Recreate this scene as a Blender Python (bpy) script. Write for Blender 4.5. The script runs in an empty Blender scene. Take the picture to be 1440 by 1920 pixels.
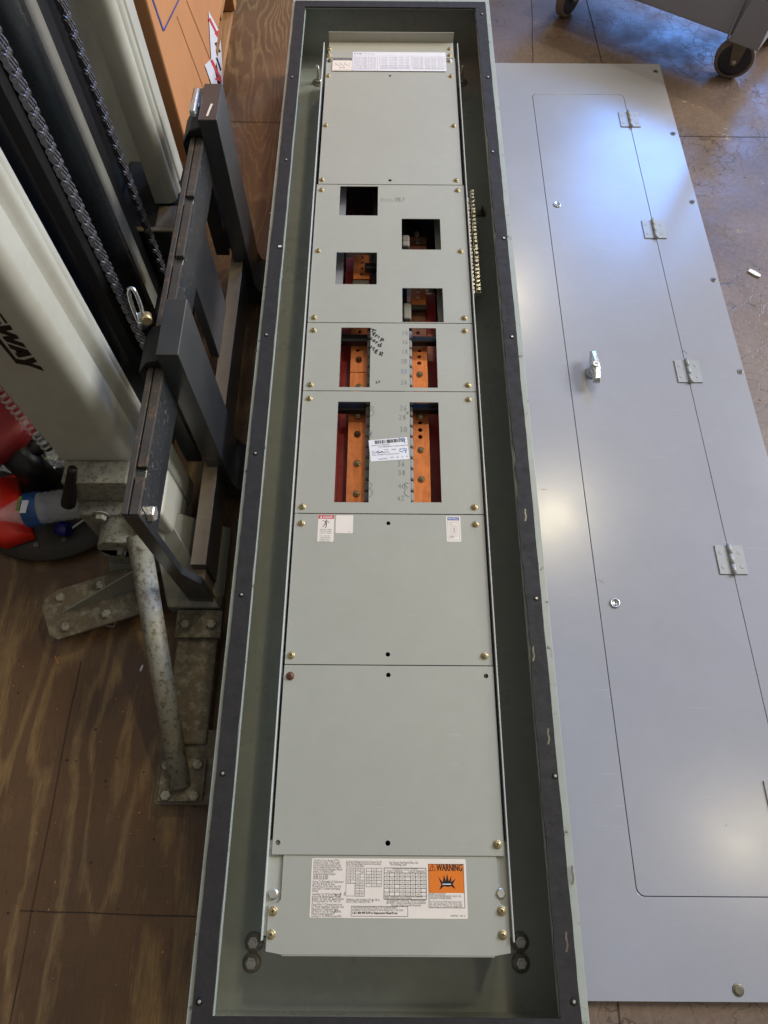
import bpy, math, random
from mathutils import Vector, Matrix
from mathutils.geometry import tessellate_polygon
random.seed(7)
S = bpy.context.scene
COL = S.collection
R = math.radians
# ------------------------------------------------------------------ camera
FPX, HC = 1310.0, 1.28
_vy = Vector((19, 2760, -FPX)).normalized()
_b = FPX * FPX / 2760
_nd = Vector((-19 * _b / 2760, -_b, -FPX)); _nd = (_nd - _nd.dot(_vy) * _vy).normalized()
_vz = -_nd; _vx = _vy.cross(_vz)
CAM = Vector((0, 0, HC))
cd = bpy.data.cameras.new('camera'); co = bpy.data.objects.new('camera', cd); COL.objects.link(co)
M3 = Matrix((_vx, _vy, _vz))            # rows: world axes in camera space -> camera to world
co.matrix_world = Matrix.Translation(CAM) @ M3.to_4x4()
cd.sensor_fit = 'VERTICAL'; cd.sensor_height = 24.0; cd.lens = FPX / 1920 * 24.0
cd.clip_start = 0.05; cd.clip_end = 60
S.camera = co
# ------------------------------------------------------------------ world and lights
w = bpy.data.worlds.new('World'); S.world = w; w.use_nodes = True
nt = w.node_tree; nt.nodes.clear()
wo = nt.nodes.new('ShaderNodeOutputWorld'); bg = nt.nodes.new('ShaderNodeBackground')
tc = nt.nodes.new('ShaderNodeTexCoord'); sp = nt.nodes.new('ShaderNodeVectorMath'); sp.operation = 'DOT_PRODUCT'
sp.inputs[1].default_value = Vector((0.50, 0.50, 0.70)).normalized()
cr = nt.nodes.new('ShaderNodeValToRGB')
cr.color_ramp.elements[0].position = 0.0; cr.color_ramp.elements[0].color = (0.075, 0.070, 0.060, 1)
cr.color_ramp.elements[1].position = 1.0; cr.color_ramp.elements[1].color = (0.70, 0.672, 0.632, 1)
mr = nt.nodes.new('ShaderNodeMapRange'); mr.inputs[1].default_value = -0.6; mr.inputs[2].default_value = 1.0
nt.links.new(tc.outputs['Generated'], sp.inputs[0]); nt.links.new(sp.outputs['Value'], mr.inputs[0])
nt.links.new(mr.outputs[0], cr.inputs[0]); nt.links.new(cr.outputs[0], bg.inputs[0]); nt.links.new(bg.outputs[0], wo.inputs[0])
bg.inputs[1].default_value = 0.53
def area(name, loc, tgt, sx, sy, power, col, shape='RECTANGLE'):
    l = bpy.data.lights.new(name, 'AREA'); l.shape = shape; l.size = sx; l.size_y = sy; l.energy = power; l.color = col
    o = bpy.data.objects.new(name, l); COL.objects.link(o); o.location = loc
    o.rotation_euler = (Vector(tgt) - Vector(loc)).to_track_quat('-Z', 'Y').to_euler()
    return o
area('doorway_daylight', (3.1, 7.2, 3.9), (0.6, 1.2, 0), 1.5, 2.3, 240, (0.12, 0.36, 1.0))
area('side_fill', (5.2, 2.8, 3.4), (0.0, 0.8, 0), 2.6, 2.0, 370, (0.95, 0.97, 1.0))  # unseen area light added on the right to brighten the side faces
for i, (x, y, p) in enumerate(((1.15, 4.7, 34), (1.37, 2.45, 32), (2.5, 0.05, 16))):
    area('ceiling_lamp', (x, y, 4.0), (x, y, 0), 0.26, 0.26, p, (1.0, 0.86, 0.55), 'DISK')
vs = S.view_settings; vs.view_transform = 'Standard'; vs.look = 'None'; vs.gamma = 1; vs.exposure = 0.0
vs.use_curve_mapping = False
# ------------------------------------------------------------------ calibration helpers: a pixel of the photograph on a known real plane
def _ray(px, py):
    v = Vector((px - 720, 960 - py, -FPX)); return Vector((v.dot(_vx), v.dot(_vy), v.dot(_vz)))
def at(px, py, z=0.0):
    r = _ray(px, py); return CAM + r * ((z - HC) / r.z)
def atx(px, py, x):
    r = _ray(px, py); return CAM + r * (x / r.x)
def aty(px, py, y):
    r = _ray(px, py); return CAM + r * (y / r.y)
# ------------------------------------------------------------------ materials
def srgb(r, g, b):
    f = lambda c: ((c / 255 + 0.055) / 1.055) ** 2.4 if c > 10 else c / 255 / 12.92
    return (f(r), f(g), f(b), 1)
class NT:
    def __init__(s, name):
        s.m = bpy.data.materials.new(name); s.m.use_nodes = True; s.t = s.m.node_tree
        s.b = s.t.nodes['Principled BSDF']; s.tc = s.t.nodes.new('ShaderNodeTexCoord')
        g = s.t.nodes.new('ShaderNodeNewGeometry'); s.pos = g.outputs['Position']
    def n(s, ty, **k):
        x = s.t.nodes.new(ty)
        for a, b in k.items(): setattr(x, a, b)
        return x
    def l(s, a, b): s.t.links.new(a, b)
    def noise(s, scale, detail=4, rough=0.6, vec=None, stretch=None, dist=0):
        x = s.n('ShaderNodeTexNoise'); x.inputs['Scale'].default_value = scale; x.inputs['Detail'].default_value = detail
        x.inputs['Roughness'].default_value = rough; x.inputs['Distortion'].default_value = dist
        v = vec or s.pos
        if stretch:
            mp = s.n('ShaderNodeMapping'); mp.inputs['Scale'].default_value = stretch; s.l(v, mp.inputs[0]); v = mp.outputs[0]
        s.l(v, x.inputs['Vector']); return x.outputs['Fac']
    def ramp(s, fac, stops, interp='LINEAR'):
        r = s.n('ShaderNodeValToRGB'); e = r.color_ramp.elements; r.color_ramp.interpolation = interp
        e[0].position = stops[0][0]; e[0].color = stops[0][1]; e[1].position = stops[-1][0]; e[1].color = stops[-1][1]
        for p, c in stops[1:-1]:
            q = e.new(p); q.color = c
        s.l(fac, r.inputs[0]); return r.outputs[0]
    def mix(s, fac, a, b, mode='MIX'):
        x = s.n('ShaderNodeMix', data_type='RGBA', blend_type=mode)
        for sock, v in ((x.inputs[0], fac), (x.inputs[6], a), (x.inputs[7], b)):
            if hasattr(v, 'is_output'): s.l(v, sock)
            else: sock.default_value = v
        return x.outputs[2]
    def math(s, op, a, b=0.0):
        x = s.n('ShaderNodeMath', operation=op)
        for sock, v in ((x.inputs[0], a), (x.inputs[1], b)):
            if hasattr(v, 'is_output'): s.l(v, sock)
            else: sock.default_value = v
        return x.outputs[0]
    def bump(s, h, strength, dist=0.001):
        x = s.n('ShaderNodeBump'); x.inputs['Strength'].default_value = strength; x.inputs['Distance'].default_value = dist
        s.l(h, x.inputs['Height']); s.l(x.outputs[0], s.b.inputs['Normal'])
G1 = lambda v: (v, v, v, 1)
def simple(name, col, rough=0.5, metal=0.0, var=0.10, vscale=30, bump=0.0, bscale=400, spec=0.5, rvar=0.08):
    s = NT(name); c = srgb(*col)
    n = s.noise(vscale, 5)
    lo = tuple(x * (1 - var) for x in c[:3]) + (1,); hi = tuple(min(1, x * (1 + var)) for x in c[:3]) + (1,)
    s.l(s.ramp(n, [(0.3, lo), (0.7, hi)]), s.b.inputs['Base Color'])
    s.b.inputs['Metallic'].default_value = metal; s.b.inputs['Specular IOR Level'].default_value = spec
    r = s.n('ShaderNodeMapRange'); s.l(s.noise(vscale * 1.7, 3), r.inputs[0])
    r.inputs[1].default_value = 0.3; r.inputs[2].default_value = 0.7; r.inputs[3].default_value = max(0.03, rough - rvar); r.inputs[4].default_value = min(1, rough + rvar)
    s.l(r.outputs[0], s.b.inputs['Roughness'])
    if bump: s.bump(s.noise(bscale, 3), bump)
    return s.m
def painted(name, col, rough, smudge=0.06, peel=0.05, worn=None, wornamt=0.0, wscale=60, rv=0.06, wsoft=0.035, dust=0.10):
    """semi-gloss enamel: orange peel, faint smudges, fine scratches"""
    s = NT(name); c = srgb(*col)
    big = s.noise(3.5, 4); fine = s.noise(45, 5)
    lo = tuple(x * (1 - smudge) for x in c[:3]) + (1,); hi = tuple(x * (1 + smudge) for x in c[:3]) + (1,)
    base = s.ramp(s.math('ADD', s.math('MULTIPLY', big, 0.6), s.math('MULTIPLY', fine, 0.4)), [(0.35, lo), (0.65, hi)])
    du = s.ramp(s.noise(2.1, 6, 0.7), [(0.48, G1(0)), (0.72, G1(1))]); base = s.mix(s.math('MULTIPLY', du, dust), base, srgb(150, 134, 104))
    # scratches: thin stretched noise, two directions
    sc = s.noise(1.0, 2, 0.5, stretch=(14, 260, 60)); m1 = s.ramp(sc, [(0.735, G1(0)), (0.75, G1(1))])
    sp = s.noise(220, 2); m2 = s.ramp(sp, [(0.76, G1(0)), (0.79, G1(1))])
    base = s.mix(s.math('MULTIPLY', m1, 0.09), base, (0.8, 0.8, 0.78, 1))
    base = s.mix(s.math('MULTIPLY', m2, 0.55), base, (0.06, 0.055, 0.05, 1))
    if worn is not None:
        wn = s.noise(wscale, 8, 0.75); wm = s.ramp(wn, [(wornamt, G1(1)), (wornamt + wsoft, G1(0))])
        base = s.mix(wm, base, srgb(*worn))
    s.l(base, s.b.inputs['Base Color'])
    r = s.n('ShaderNodeMapRange'); s.l(s.noise(9, 5), r.inputs[0]); r.inputs[1].default_value = 0.3; r.inputs[2].default_value = 0.7
    r.inputs[3].default_value = rough - rv; r.inputs[4].default_value = rough + rv; s.l(r.outputs[0], s.b.inputs['Roughness'])
    s.bump(s.noise(260, 2), peel, 0.0006)
    return s.m
M = {}
M['plate'] = painted('grey_enamel', (168, 168, 157), 0.50, smudge=0.04)
M['cover'] = painted('cover_enamel', (154, 155, 163), 0.23, smudge=0.03, peel=0.05, rv=0.02)
M['boxpaint'] = painted('box_enamel', (150, 154, 146), 0.30, smudge=0.10)
M['railedge'] = painted('rail_lit_enamel', (196, 200, 194), 0.4)  # paler than the plates: light caught by the rail edges painted in
M['boxedge'] = painted('box_edge_enamel', (160, 166, 156), 0.45, smudge=0.10, worn=(90, 84, 74), wornamt=0.36)
M['gasket'] = simple('foam_gasket', (38, 35, 35), 0.75, var=0.25, vscale=40, bump=0.5, bscale=120)
M['torn'] = simple('torn_gasket_edge', (38, 36, 36), 0.8, var=0.3, bump=0.6, bscale=200)
M['brass'] = simple('yellow_zinc', (190, 172, 130), 0.36, 0.7, var=0.15, vscale=300)
M['barmetal'] = simple('plated_bar', (200, 198, 190), 0.32, 0.7, var=0.2, vscale=300)
M['rubberwasher'] = simple('grey_washer', (126, 121, 108), 0.4, 0.2, var=0.15, vscale=90)
M['rustscrew'] = simple('rusty_screw', (120, 84, 62), 0.5, 0.6, var=0.3, vscale=400)
M['zinc'] = simple('zinc', (200, 196, 186), 0.36, 0.7, var=0.12, vscale=200)
M['dullzinc'] = simple('dull_zinc', (120, 116, 104), 0.42, 0.8, var=0.25, vscale=200)
M['black'] = simple('black_recess', (10, 10, 11), 0.6, var=0.1)
M['dark'] = simple('dark_recess', (30, 26, 30), 0.6, var=0.2)
M['label'] = simple('label_paper', (236, 226, 214), 0.5, var=0.03, vscale=60)
M['labelw'] = simple('label_white', (232, 231, 236), 0.4, var=0.03, vscale=60)
M['ink'] = simple('print_ink', (52, 46, 44), 0.6, var=0.1)
M['inkl'] = simple('pale_print', (140, 130, 130), 0.6, var=0.1)
M['inkb'] = simple('black_print', (20, 18, 20), 0.5, var=0.05)
M['pencil'] = simple('pencil', (124, 128, 127), 0.6, var=0.2, vscale=400)
M['marker'] = simple('black_marker', (24, 24, 28), 0.45, var=0.1)
M['bluepen'] = simple('blue_pen', (74, 122, 180), 0.6, var=0.2, vscale=400)
M['orange'] = simple('warning_orange', (228, 122, 34), 0.45, var=0.04, vscale=60)
M['dangerred'] = simple('danger_red', (206, 62, 60), 0.45, var=0.05)
M['noticeblue'] = simple('notice_blue', (36, 72, 150), 0.45, var=0.05)
M['redglass'] = simple('red_insulator', (166, 50, 44), 0.34, var=0.15, vscale=25)
M['maroon'] = simple('dark_red_insulator', (52, 20, 22), 0.4, var=0.2, vscale=25)
M['lug'] = simple('grey_plastic_lug', (140, 136, 130), 0.45, var=0.08)
def copper(name, col, rough):
    s = NT(name); c = srgb(*col)
    n = s.noise(1.0, 6, 0.7, stretch=(220, 25, 60)); n2 = s.noise(35, 4)
    a = tuple(x * 0.62 for x in c[:3]) + (1,); b = tuple(min(1, x * 1.15) for x in c[:3]) + (1,)
    s.l(s.ramp(s.math('ADD', s.math('MULTIPLY', n, 0.5), s.math('MULTIPLY', n2, 0.5)), [(0.35, a), (0.62, b)]), s.b.inputs['Base Color'])
    s.b.inputs['Metallic'].default_value = 0.4; s.b.inputs['Roughness'].default_value = rough
    s.bump(n, 0.15, 0.0005); return s.m
M['copper'] = copper('copper', (255, 146, 84), 0.33)
M['copperdark'] = copper('tarnished_copper', (120, 76, 58), 0.45)
# stacker
M['cream'] = painted('cream_enamel', (196, 195, 182), 0.42, dust=0.3, smudge=0.07, worn=(120, 100, 74), wornamt=0.25, wscale=90)
M['creamworn'] = painted('worn_grey_enamel', (146, 144, 130), 0.52, smudge=0.14, worn=(98, 88, 68), wornamt=0.38, wscale=110, wsoft=0.12, dust=0.3)
M['dirty'] = painted('dirty_grey_enamel', (92, 82, 64), 0.55, smudge=0.3, worn=(136, 131, 114), wornamt=0.36, wscale=60, wsoft=0.16)
M['forkblack'] = painted('black_fork_enamel', (44, 47, 51), 0.34, smudge=0.15, peel=0.2, worn=(110, 108, 104), wornamt=0.22, wscale=110)
M['scraped'] = painted('scraped_fork_enamel', (44, 47, 51), 0.36, smudge=0.15, peel=0.3, worn=(120, 118, 116), wornamt=0.39, wscale=150)
for k_ in ('forkblack', 'scraped'):
    b_ = M[k_].node_tree.nodes['Principled BSDF']; b_.inputs['Coat Weight'].default_value = 1.0; b_.inputs['Coat Roughness'].default_value = 0.22; b_.inputs['Coat IOR'].default_value = 1.45
M['mastblack'] = simple('mast_black', (20, 20, 21), 0.55, var=0.25, vscale=12)
M['steelworn'] = painted('worn_rusty_steel', (66, 61, 58), 0.48, smudge=0.25, peel=0.3, worn=(100, 78, 62), wornamt=0.40, wscale=80)
M['greysmooth'] = painted('smooth_grey_enamel', (134, 134, 124), 0.48, smudge=0.1, worn=(90, 78, 58), wornamt=0.30, wscale=60)
M['browndirt'] = painted('dusty_top_face', (118, 104, 86), 0.6, smudge=0.15, peel=0.2)
M['chain'] = simple('chain_steel', (122, 119, 121), 0.34, 0.75, var=0.2, vscale=150)
M['ram'] = simple('ram_black', (46, 52, 56), 0.26, 0.3, var=0.2, vscale=14)
M['meshgrey'] = simple('back_panel', (62, 62, 52), 0.5, var=0.25, vscale=10)
M['band'] = simple('grey_rail', (132, 128, 114), 0.5, var=0.12, vscale=20)
M['card'] = simple('cardboard', (196, 136, 88), 0.75, var=0.06, vscale=8, bump=0.15, bscale=90)
M['cardedge'] = simple('cardboard_edge', (170, 112, 66), 0.8, var=0.1, vscale=20)
def wood(name, c1, c2, stretch=(30, 3, 30)):
    s = NT(name); n = s.noise(1.0, 6, 0.65, stretch=stretch)
    s.l(s.ramp(n, [(0.3, srgb(*c1)), (0.7, srgb(*c2))]), s.b.inputs['Base Color']); s.b.inputs['Roughness'].default_value = 0.75
    s.bump(n, 0.3); return s.m
M['pine'] = wood('pallet_wood', (120, 76, 40), (196, 146, 92))
M['darkpine'] = wood('old_slat_wood', (70, 50, 30), (136, 104, 66))
M['stoolred'] = simple('red_vinyl', (132, 34, 33), 0.45, var=0.10, vscale=14)
M['stoolblack'] = simple('black_plastic', (18, 18, 18), 0.42, var=0.2)
M['disc'] = simple('dusty_black_disc', (48, 42, 34), 0.5, var=0.35, vscale=18)
M['redbag'] = simple('red_plastic_bag', (224, 48, 34), 0.35, var=0.06, vscale=12)
M['cart'] = painted('cart_grey_plastic', (140, 142, 148), 0.38, smudge=0.08, peel=0.3)
M['tyre'] = simple('caster_tread', (118, 106, 98), 0.55, var=0.12)
M['hub'] = simple('caster_hub', (44, 46, 54), 0.5, var=0.15)
M['bracket'] = simple('caster_fork_steel', (112, 106, 92), 0.42, 0.4, var=0.12)
M['chip'] = simple('white_scrap', (232, 232, 222), 0.6, var=0.03)
M['silver'] = simple('chrome_cast', (200, 204, 204), 0.28, 0.9, var=0.06)
M['vlabel'] = simple('blue_bottle_label', (34, 76, 130), 0.4, var=0.3, vscale=50)
M['capblue'] = simple('blue_cap', (20, 34, 110), 0.35)
M['green'] = simple('green_twist', (120, 140, 40), 0.5)
def clear(name, rough=0.08, tint=(0.93, 0.95, 0.96, 1)):
    s = NT(name); s.b.inputs['Base Color'].default_value = tint; s.b.inputs['Transmission Weight'].default_value = 0.0; s.b.inputs['Alpha'].default_value = 0.24; s.b.inputs['Specular IOR Level'].default_value = 1.0
    s.b.inputs['Roughness'].default_value = rough; s.b.inputs['IOR'].default_value = 1.25
    v = s.n('ShaderNodeTexVoronoi'); v.inputs['Scale'].default_value = 75; s.l(s.pos, v.inputs['Vector'])
    s.bump(v.outputs['Distance'], 0.9, 0.004); return s.m
M['clear'] = clear('clear_plastic', 0.04); M['coil'] = clear('clear_tubing', 0.25, (0.85, 0.83, 0.78, 1))

def floor_mat():
    s = NT('painted_plywood_floor')
    sep = s.n('ShaderNodeSeparateXYZ'); s.l(s.pos, sep.inputs[0]); X, Y = sep.outputs[0], sep.outputs[1]
    # ply grain: contour bands of a slowly varying field stretched along the sheet
    n1 = s.noise(1.0, 3, 0.45, stretch=(5.2, 1.15, 1)); n2 = s.noise(60, 4)
    farm = s.ramp(s.math('MULTIPLY', Y, 0.5), [(0.40, G1(1)), (0.62, (2.6, 2.6, 2.6, 1))])
    fld = s.math('ADD', s.math('MULTIPLY', n1, 10.0), s.math('MULTIPLY', X, 8.0)); fld = s.math('MULTIPLY', fld, farm)
    fld = s.math('ADD', fld, s.math('MULTIPLY', s.noise(1, 4, 0.6, stretch=(60, 14, 1)), 0.42))
    tri = s.math('PINGPONG', fld, 0.5)
    tri = s.math('MULTIPLY', tri, 2.0)
    patch = s.noise(1.0, 6, 0.62, stretch=(7, 2.6, 1))
    v = s.math('ADD', tri, s.math('MULTIPLY', s.math('SUBTRACT', patch, 0.5), 2.4))
    v = s.math('ADD', v, s.math('MULTIPLY', s.math('SUBTRACT', n2, 0.5), 0.4))
    comb = s.noise(1.0, 4, 0.7, stretch=(210, 9, 1)); v = s.math('ADD', v, s.math('MULTIPLY', s.math('SUBTRACT', comb, 0.5), 1.1))
    worn = s.ramp(v, [(0.50, G1(0)), (0.78, G1(0.6)), (1.15, G1(1.0))])
    fine = s.noise(1, 6, 0.7, stretch=(300, 26, 1))
    brown = s.ramp(s.math('ADD', s.math('MULTIPLY', s.noise(5, 5), 0.6), s.math('MULTIPLY', fine, 0.4)), [(0.3, srgb(78, 56, 35)), (0.7, srgb(108, 80, 54))])
    pale = s.ramp(fine, [(0.3, srgb(112, 88, 54)), (0.7, srgb(158, 128, 86))])
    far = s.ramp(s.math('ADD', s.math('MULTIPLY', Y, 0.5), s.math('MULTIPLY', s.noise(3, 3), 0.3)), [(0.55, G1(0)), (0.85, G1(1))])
    brown = s.mix(far, brown, s.mix(1.0, brown, (1.25, 1.18, 1.12, 1), 'MULTIPLY'))  # far boards tinted lighter and warmer: door light put into the floor colour
    left = s.mix(s.math('MULTIPLY', worn, 0.68), brown, pale)
    # right part: brown-mauve porch paint, crazed and flaking
    mauve = s.ramp(s.math('ADD', s.math('MULTIPLY', s.noise(4, 5), 0.6), s.math('MULTIPLY', s.noise(90, 4), 0.4)), [(0.35, srgb(90, 73, 62)), (0.65, srgb(122, 103, 90))])
    vd = s.n('ShaderNodeTexVoronoi', feature='DISTANCE_TO_EDGE'); vd.inputs['Scale'].default_value = 22
    dn = s.n('ShaderNodeTexNoise'); dn.inputs['Scale'].default_value = 16; dn.inputs['Detail'].default_value = 6; s.l(s.pos, dn.inputs['Vector'])
    vm = s.n('ShaderNodeVectorMath', operation='MULTIPLY_ADD'); s.l(dn.outputs['Color'], vm.inputs[0]); vm.inputs[1].default_value = (0.12, 0.12, 0); s.l(s.pos, vm.inputs[2])
    s.l(vm.outputs[0], vd.inputs['Vector'])
    crack = s.ramp(vd.outputs[0], [(0.0, G1(1)), (0.035, G1(0))])
    cmask = s.ramp(s.noise(4.5, 5), [(0.44, G1(0)), (0.54, G1(1))])
    crack = s.math('MULTIPLY', crack, cmask)
    right = s.mix(s.math('MULTIPLY', crack, 0.7), mauve, srgb(52, 40, 34))
    fl = s.ramp(s.noise(11, 8, 0.7), [(0.64, G1(0)), (0.655, G1(1))])
    right = s.mix(s.math('MULTIPLY', fl, 0.75), right, srgb(158, 138, 118))
    pit = s.ramp(s.noise(120, 4), [(0.63, G1(0)), (0.70, G1(1))])
    right = s.mix(s.math('MULTIPLY', pit, 0.6), right, srgb(60, 46, 40))
    side = s.ramp(s.math('ADD', X, s.math('MULTIPLY', s.noise(6, 3), 0.1)), [(0.30, G1(0)), (0.36, G1(1))])
    col = s.mix(side, left, right)
    # scuffs
    sc = s.ramp(s.noise(1, 3, stretch=(9, 90, 1), dist=1.5), [(0.715, G1(0)), (0.74, G1(1))])
    col = s.mix(s.math('MULTIPLY', sc, 0.22), col, srgb(176, 150, 116))
    s.l(col, s.b.inputs['Base Color'])
    rr = s.n('ShaderNodeMapRange'); s.l(s.noise(12, 6), rr.inputs[0]); rr.inputs[1].default_value = 0.3; rr.inputs[2].default_value = 0.7
    rr.inputs[3].default_value = 0.30; rr.inputs[4].default_value = 0.54; s.l(rr.outputs[0], s.b.inputs['Roughness'])
    h = s.math('SUBTRACT', s.math('ADD', s.math('MULTIPLY', s.noise(70, 6), 0.5), s.math('MULTIPLY', fine, 0.4)), s.math('MULTIPLY', crack, 0.6))
    s.bump(h, 0.28, 0.002)
    return s.m
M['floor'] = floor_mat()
M['gap'] = simple('floor_joint', (46, 34, 26), 0.8)

# ------------------------------------------------------------------ mesh builder
class MB:
    def __init__(s): s.v = []; s.f = []; s.m = []; s.sm = []
    def add(s, vs, fs, mi=0, smooth=False):
        o = len(s.v); s.v += [tuple(v) for v in vs]; s.f += [tuple(i + o for i in f) for f in fs]
        s.m += [mi] * len(fs); s.sm += [smooth] * len(fs); return s
    def box(s, x0, x1, y0, y1, z0, z1, mi=0):
        v = [(x, y, z) for z in (z0, z1) for y in (y0, y1) for x in (x0, x1)]
        return s.add(v, [(0, 2, 3, 1), (4, 5, 7, 6), (0, 1, 5, 4), (2, 6, 7, 3), (0, 4, 6, 2), (1, 3, 7, 5)], mi)
    def prism(s, outer, z0, z1, holes=(), mi=0, M4=None, smooth=False):
        loops = [[Vector((p[0], p[1], 0)) for p in lp] for lp in [outer] + list(holes)]
        tris = tessellate_polygon(loops); flat = [p for lp in loops for p in lp]; n = len(flat)
        vs = [Vector((p.x, p.y, z0)) for p in flat] + [Vector((p.x, p.y, z1)) for p in flat]
        if M4: vs = [M4 @ v for v in vs]
        fs = []
        for t in tris:
            a, b, c = [flat[i] for i in t]
            if (b - a).cross(c - a).z < 0: t = (t[0], t[2], t[1])
            fs.append(tuple(i + n for i in t)); fs.append((t[2], t[1], t[0]))
        s.add(vs, fs, mi)
        off = 0; sf = []
        for k, lp in enumerate(loops):
            m = len(lp); area2 = sum(lp[i].x * lp[(i + 1) % m].y - lp[(i + 1) % m].x * lp[i].y for i in range(m))
            ccw = area2 > 0; fwd = ccw if k == 0 else not ccw
            for i in range(m):
                a, b = off + i, off + (i + 1) % m
                sf.append((a, b, b + n, a + n) if fwd else (b, a, a + n, b + n))
            off += m
        o = len(s.v) - len(vs)
        s.f += [tuple(i + o for i in f) for f in sf]; s.m += [mi] * len(sf); s.sm += [smooth] * len(sf)
        return s
    def hexa(s, c, mi=0):       # 8 corners: 4 bottom ring, 4 top ring
        return s.add(c, [(3, 2, 1, 0), (4, 5, 6, 7), (0, 1, 5, 4), (1, 2, 6, 5), (2, 3, 7, 6), (3, 0, 4, 7)], mi)
    def lathe(s, prof, c=(0, 0, 0), axis=(0, 0, 1), n=24, mi=0, smooth=True, cap=True):
        ax = Vector(axis).normalized(); q = ax.to_track_quat('Z', 'Y'); c = Vector(c); vs = []
        for r, h in prof:
            for i in range(n):
                a = 2 * math.pi * i / n; vs.append(c + q @ Vector((r * math.cos(a), r * math.sin(a), h)))
        fs = []
        for j in range(len(prof) - 1):
            for i in range(n):
                k = (i + 1) % n; fs.append((j * n + i, j * n + k, (j + 1) * n + k, (j + 1) * n + i))
        s.add(vs, fs, mi, smooth)
        if cap:
            o = len(s.v) - len(vs)
            s.f.append(tuple(o + i for i in reversed(range(n)))); s.m.append(mi); s.sm.append(False)
            s.f.append(tuple(o + (len(prof) - 1) * n + i for i in range(n))); s.m.append(mi); s.sm.append(False)
        return s
    def cyl(s, p0, p1, r, n=20, mi=0, r1=None):
        p0, p1 = Vector(p0), Vector(p1); L = (p1 - p0).length
        return s.lathe([(r, 0), (r1 if r1 is not None else r, L)], p0, p1 - p0, n, mi)
    def tube(s, pts, r, n=8, mi=0, closed=False):
        pts = [Vector(p) for p in pts]; vs = []; m = len(pts); up = Vector((0.13, 0.27, 0.95)).normalized()
        for i, p in enumerate(pts):
            if closed: d = pts[(i + 1) % m] - pts[i - 1]
            else: d = pts[min(i + 1, m - 1)] - pts[max(i - 1, 0)]
            d.normalize(); a = d.cross(up).normalized(); b = a.cross(d)
            rr = r[i] if isinstance(r, (list, tuple)) else r
            for k in range(n):
                t = 2 * math.pi * k / n; vs.append(p + (a * math.cos(t) + b * math.sin(t)) * rr)
        fs = []
        for i in range(m if closed else m - 1):
            for k in range(n):
                q = (k + 1) % n; j = (i + 1) % m; fs.append((i * n + k, i * n + q, j * n + q, j * n + k))
        if not closed:
            fs.append(tuple(reversed(range(n)))); fs.append(tuple((m - 1) * n + k for k in range(n)))
        return s.add(vs, fs, mi, True)
    def ribbon(s, pts, w, z, mi=0):    # flat stroke on a horizontal surface
        pts = [Vector((p[0], p[1], 0)) for p in pts]; vs = []; n = len(pts)
        for i, p in enumerate(pts):
            d = (pts[min(i + 1, n - 1)] - pts[max(i - 1, 0)]); d = d.normalized() if d.length > 1e-9 else Vector((1, 0, 0))
            q = Vector((-d.y, d.x, 0)) * w * 0.5
            vs += [(p.x + q.x, p.y + q.y, z), (p.x - q.x, p.y - q.y, z)]
        return s.add(vs, [(2 * i, 2 * i + 1, 2 * i + 3, 2 * i + 2) for i in range(n - 1)], mi)
    def hexbolt(s, c, axis=(0, 0, 1), r=0.008, h=0.006, mi=0, washer=0.0, mw=None):
        if washer: s.lathe([(washer, 0), (washer, 0.0016), (washer * 0.55, 0.0017)], c, axis, 20, mi if mw is None else mw)
        a = Vector(axis).normalized()
        c2 = Vector(c) + a * (0.0015 if washer else 0)
        s.lathe([(r, 0), (r, h * 0.85), (r * 0.86, h)], c2, axis, 6, mi, smooth=False); return s
def rrect(x0, x1, y0, y1, r, n=4):
    p = []
    for cx, cy, a0 in ((x1 - r, y0 + r, -90), (x1 - r, y1 - r, 0), (x0 + r, y1 - r, 90), (x0 + r, y0 + r, 180)):
        for i in range(n + 1):
            a = R(a0 + 90 * i / n); p.append((cx + r * math.cos(a), cy + r * math.sin(a)))
    return p
def circ(x, y, r, n=12): return [(x + r * math.cos(2 * math.pi * i / n), y + r * math.sin(2 * math.pi * i / n)) for i in range(n)]
WL = {}
def build(name, mb, mats, parent=None, origin=None, bevel=0.0, seg=2):
    if not isinstance(mats, (list, tuple)): mats = [mats]
    me = bpy.data.meshes.new(name)
    xs = [v[0] for v in mb.v]; ys = [v[1] for v in mb.v]; zs = [v[2] for v in mb.v]
    c = Vector(origin) if origin is not None else Vector(((min(xs) + max(xs)) / 2, (min(ys) + max(ys)) / 2, min(zs)))
    me.from_pydata([tuple(Vector(v) - c) for v in mb.v], [], mb.f)
    for m in mats: me.materials.append(M[m] if isinstance(m, str) else m)
    for p, mi, sm in zip(me.polygons, mb.m, mb.sm): p.material_index = mi; p.use_smooth = sm
    me.update()
    o = bpy.data.objects.new(name, me); COL.objects.link(o)
    if bevel:
        md = o.modifiers.new('bevel', 'BEVEL'); md.width = bevel; md.segments = seg; md.limit_method = 'ANGLE'; md.angle_limit = R(40)
    WL[o.name] = c.copy()
    if parent is not None: o.parent = parent; o.location = c - WL[parent.name]
    else: o.location = c
    return o
def empty(name, loc, label, cat, group=None):
    o = bpy.data.objects.new(name, None); COL.objects.link(o); o.location = loc; o.empty_display_size = 0.05
    WL[o.name] = Vector(loc); return tag(o, label, cat, group)
def tag(o, label=None, cat=None, group=None, kind=None):
    if label: o['label'] = label
    if cat: o['category'] = cat
    if group: o['group'] = group
    if kind: o['kind'] = kind
    return o
def inst(o, loc, parent, rotz=0.0):          # copy of a part, at a world location
    c = o.copy(); COL.objects.link(c); WL[c.name] = Vector(loc); c.parent = parent
    c.location = Vector(loc) - WL[parent.name]; c.rotation_euler = (o.rotation_euler.x, o.rotation_euler.y, rotz); return c
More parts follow.
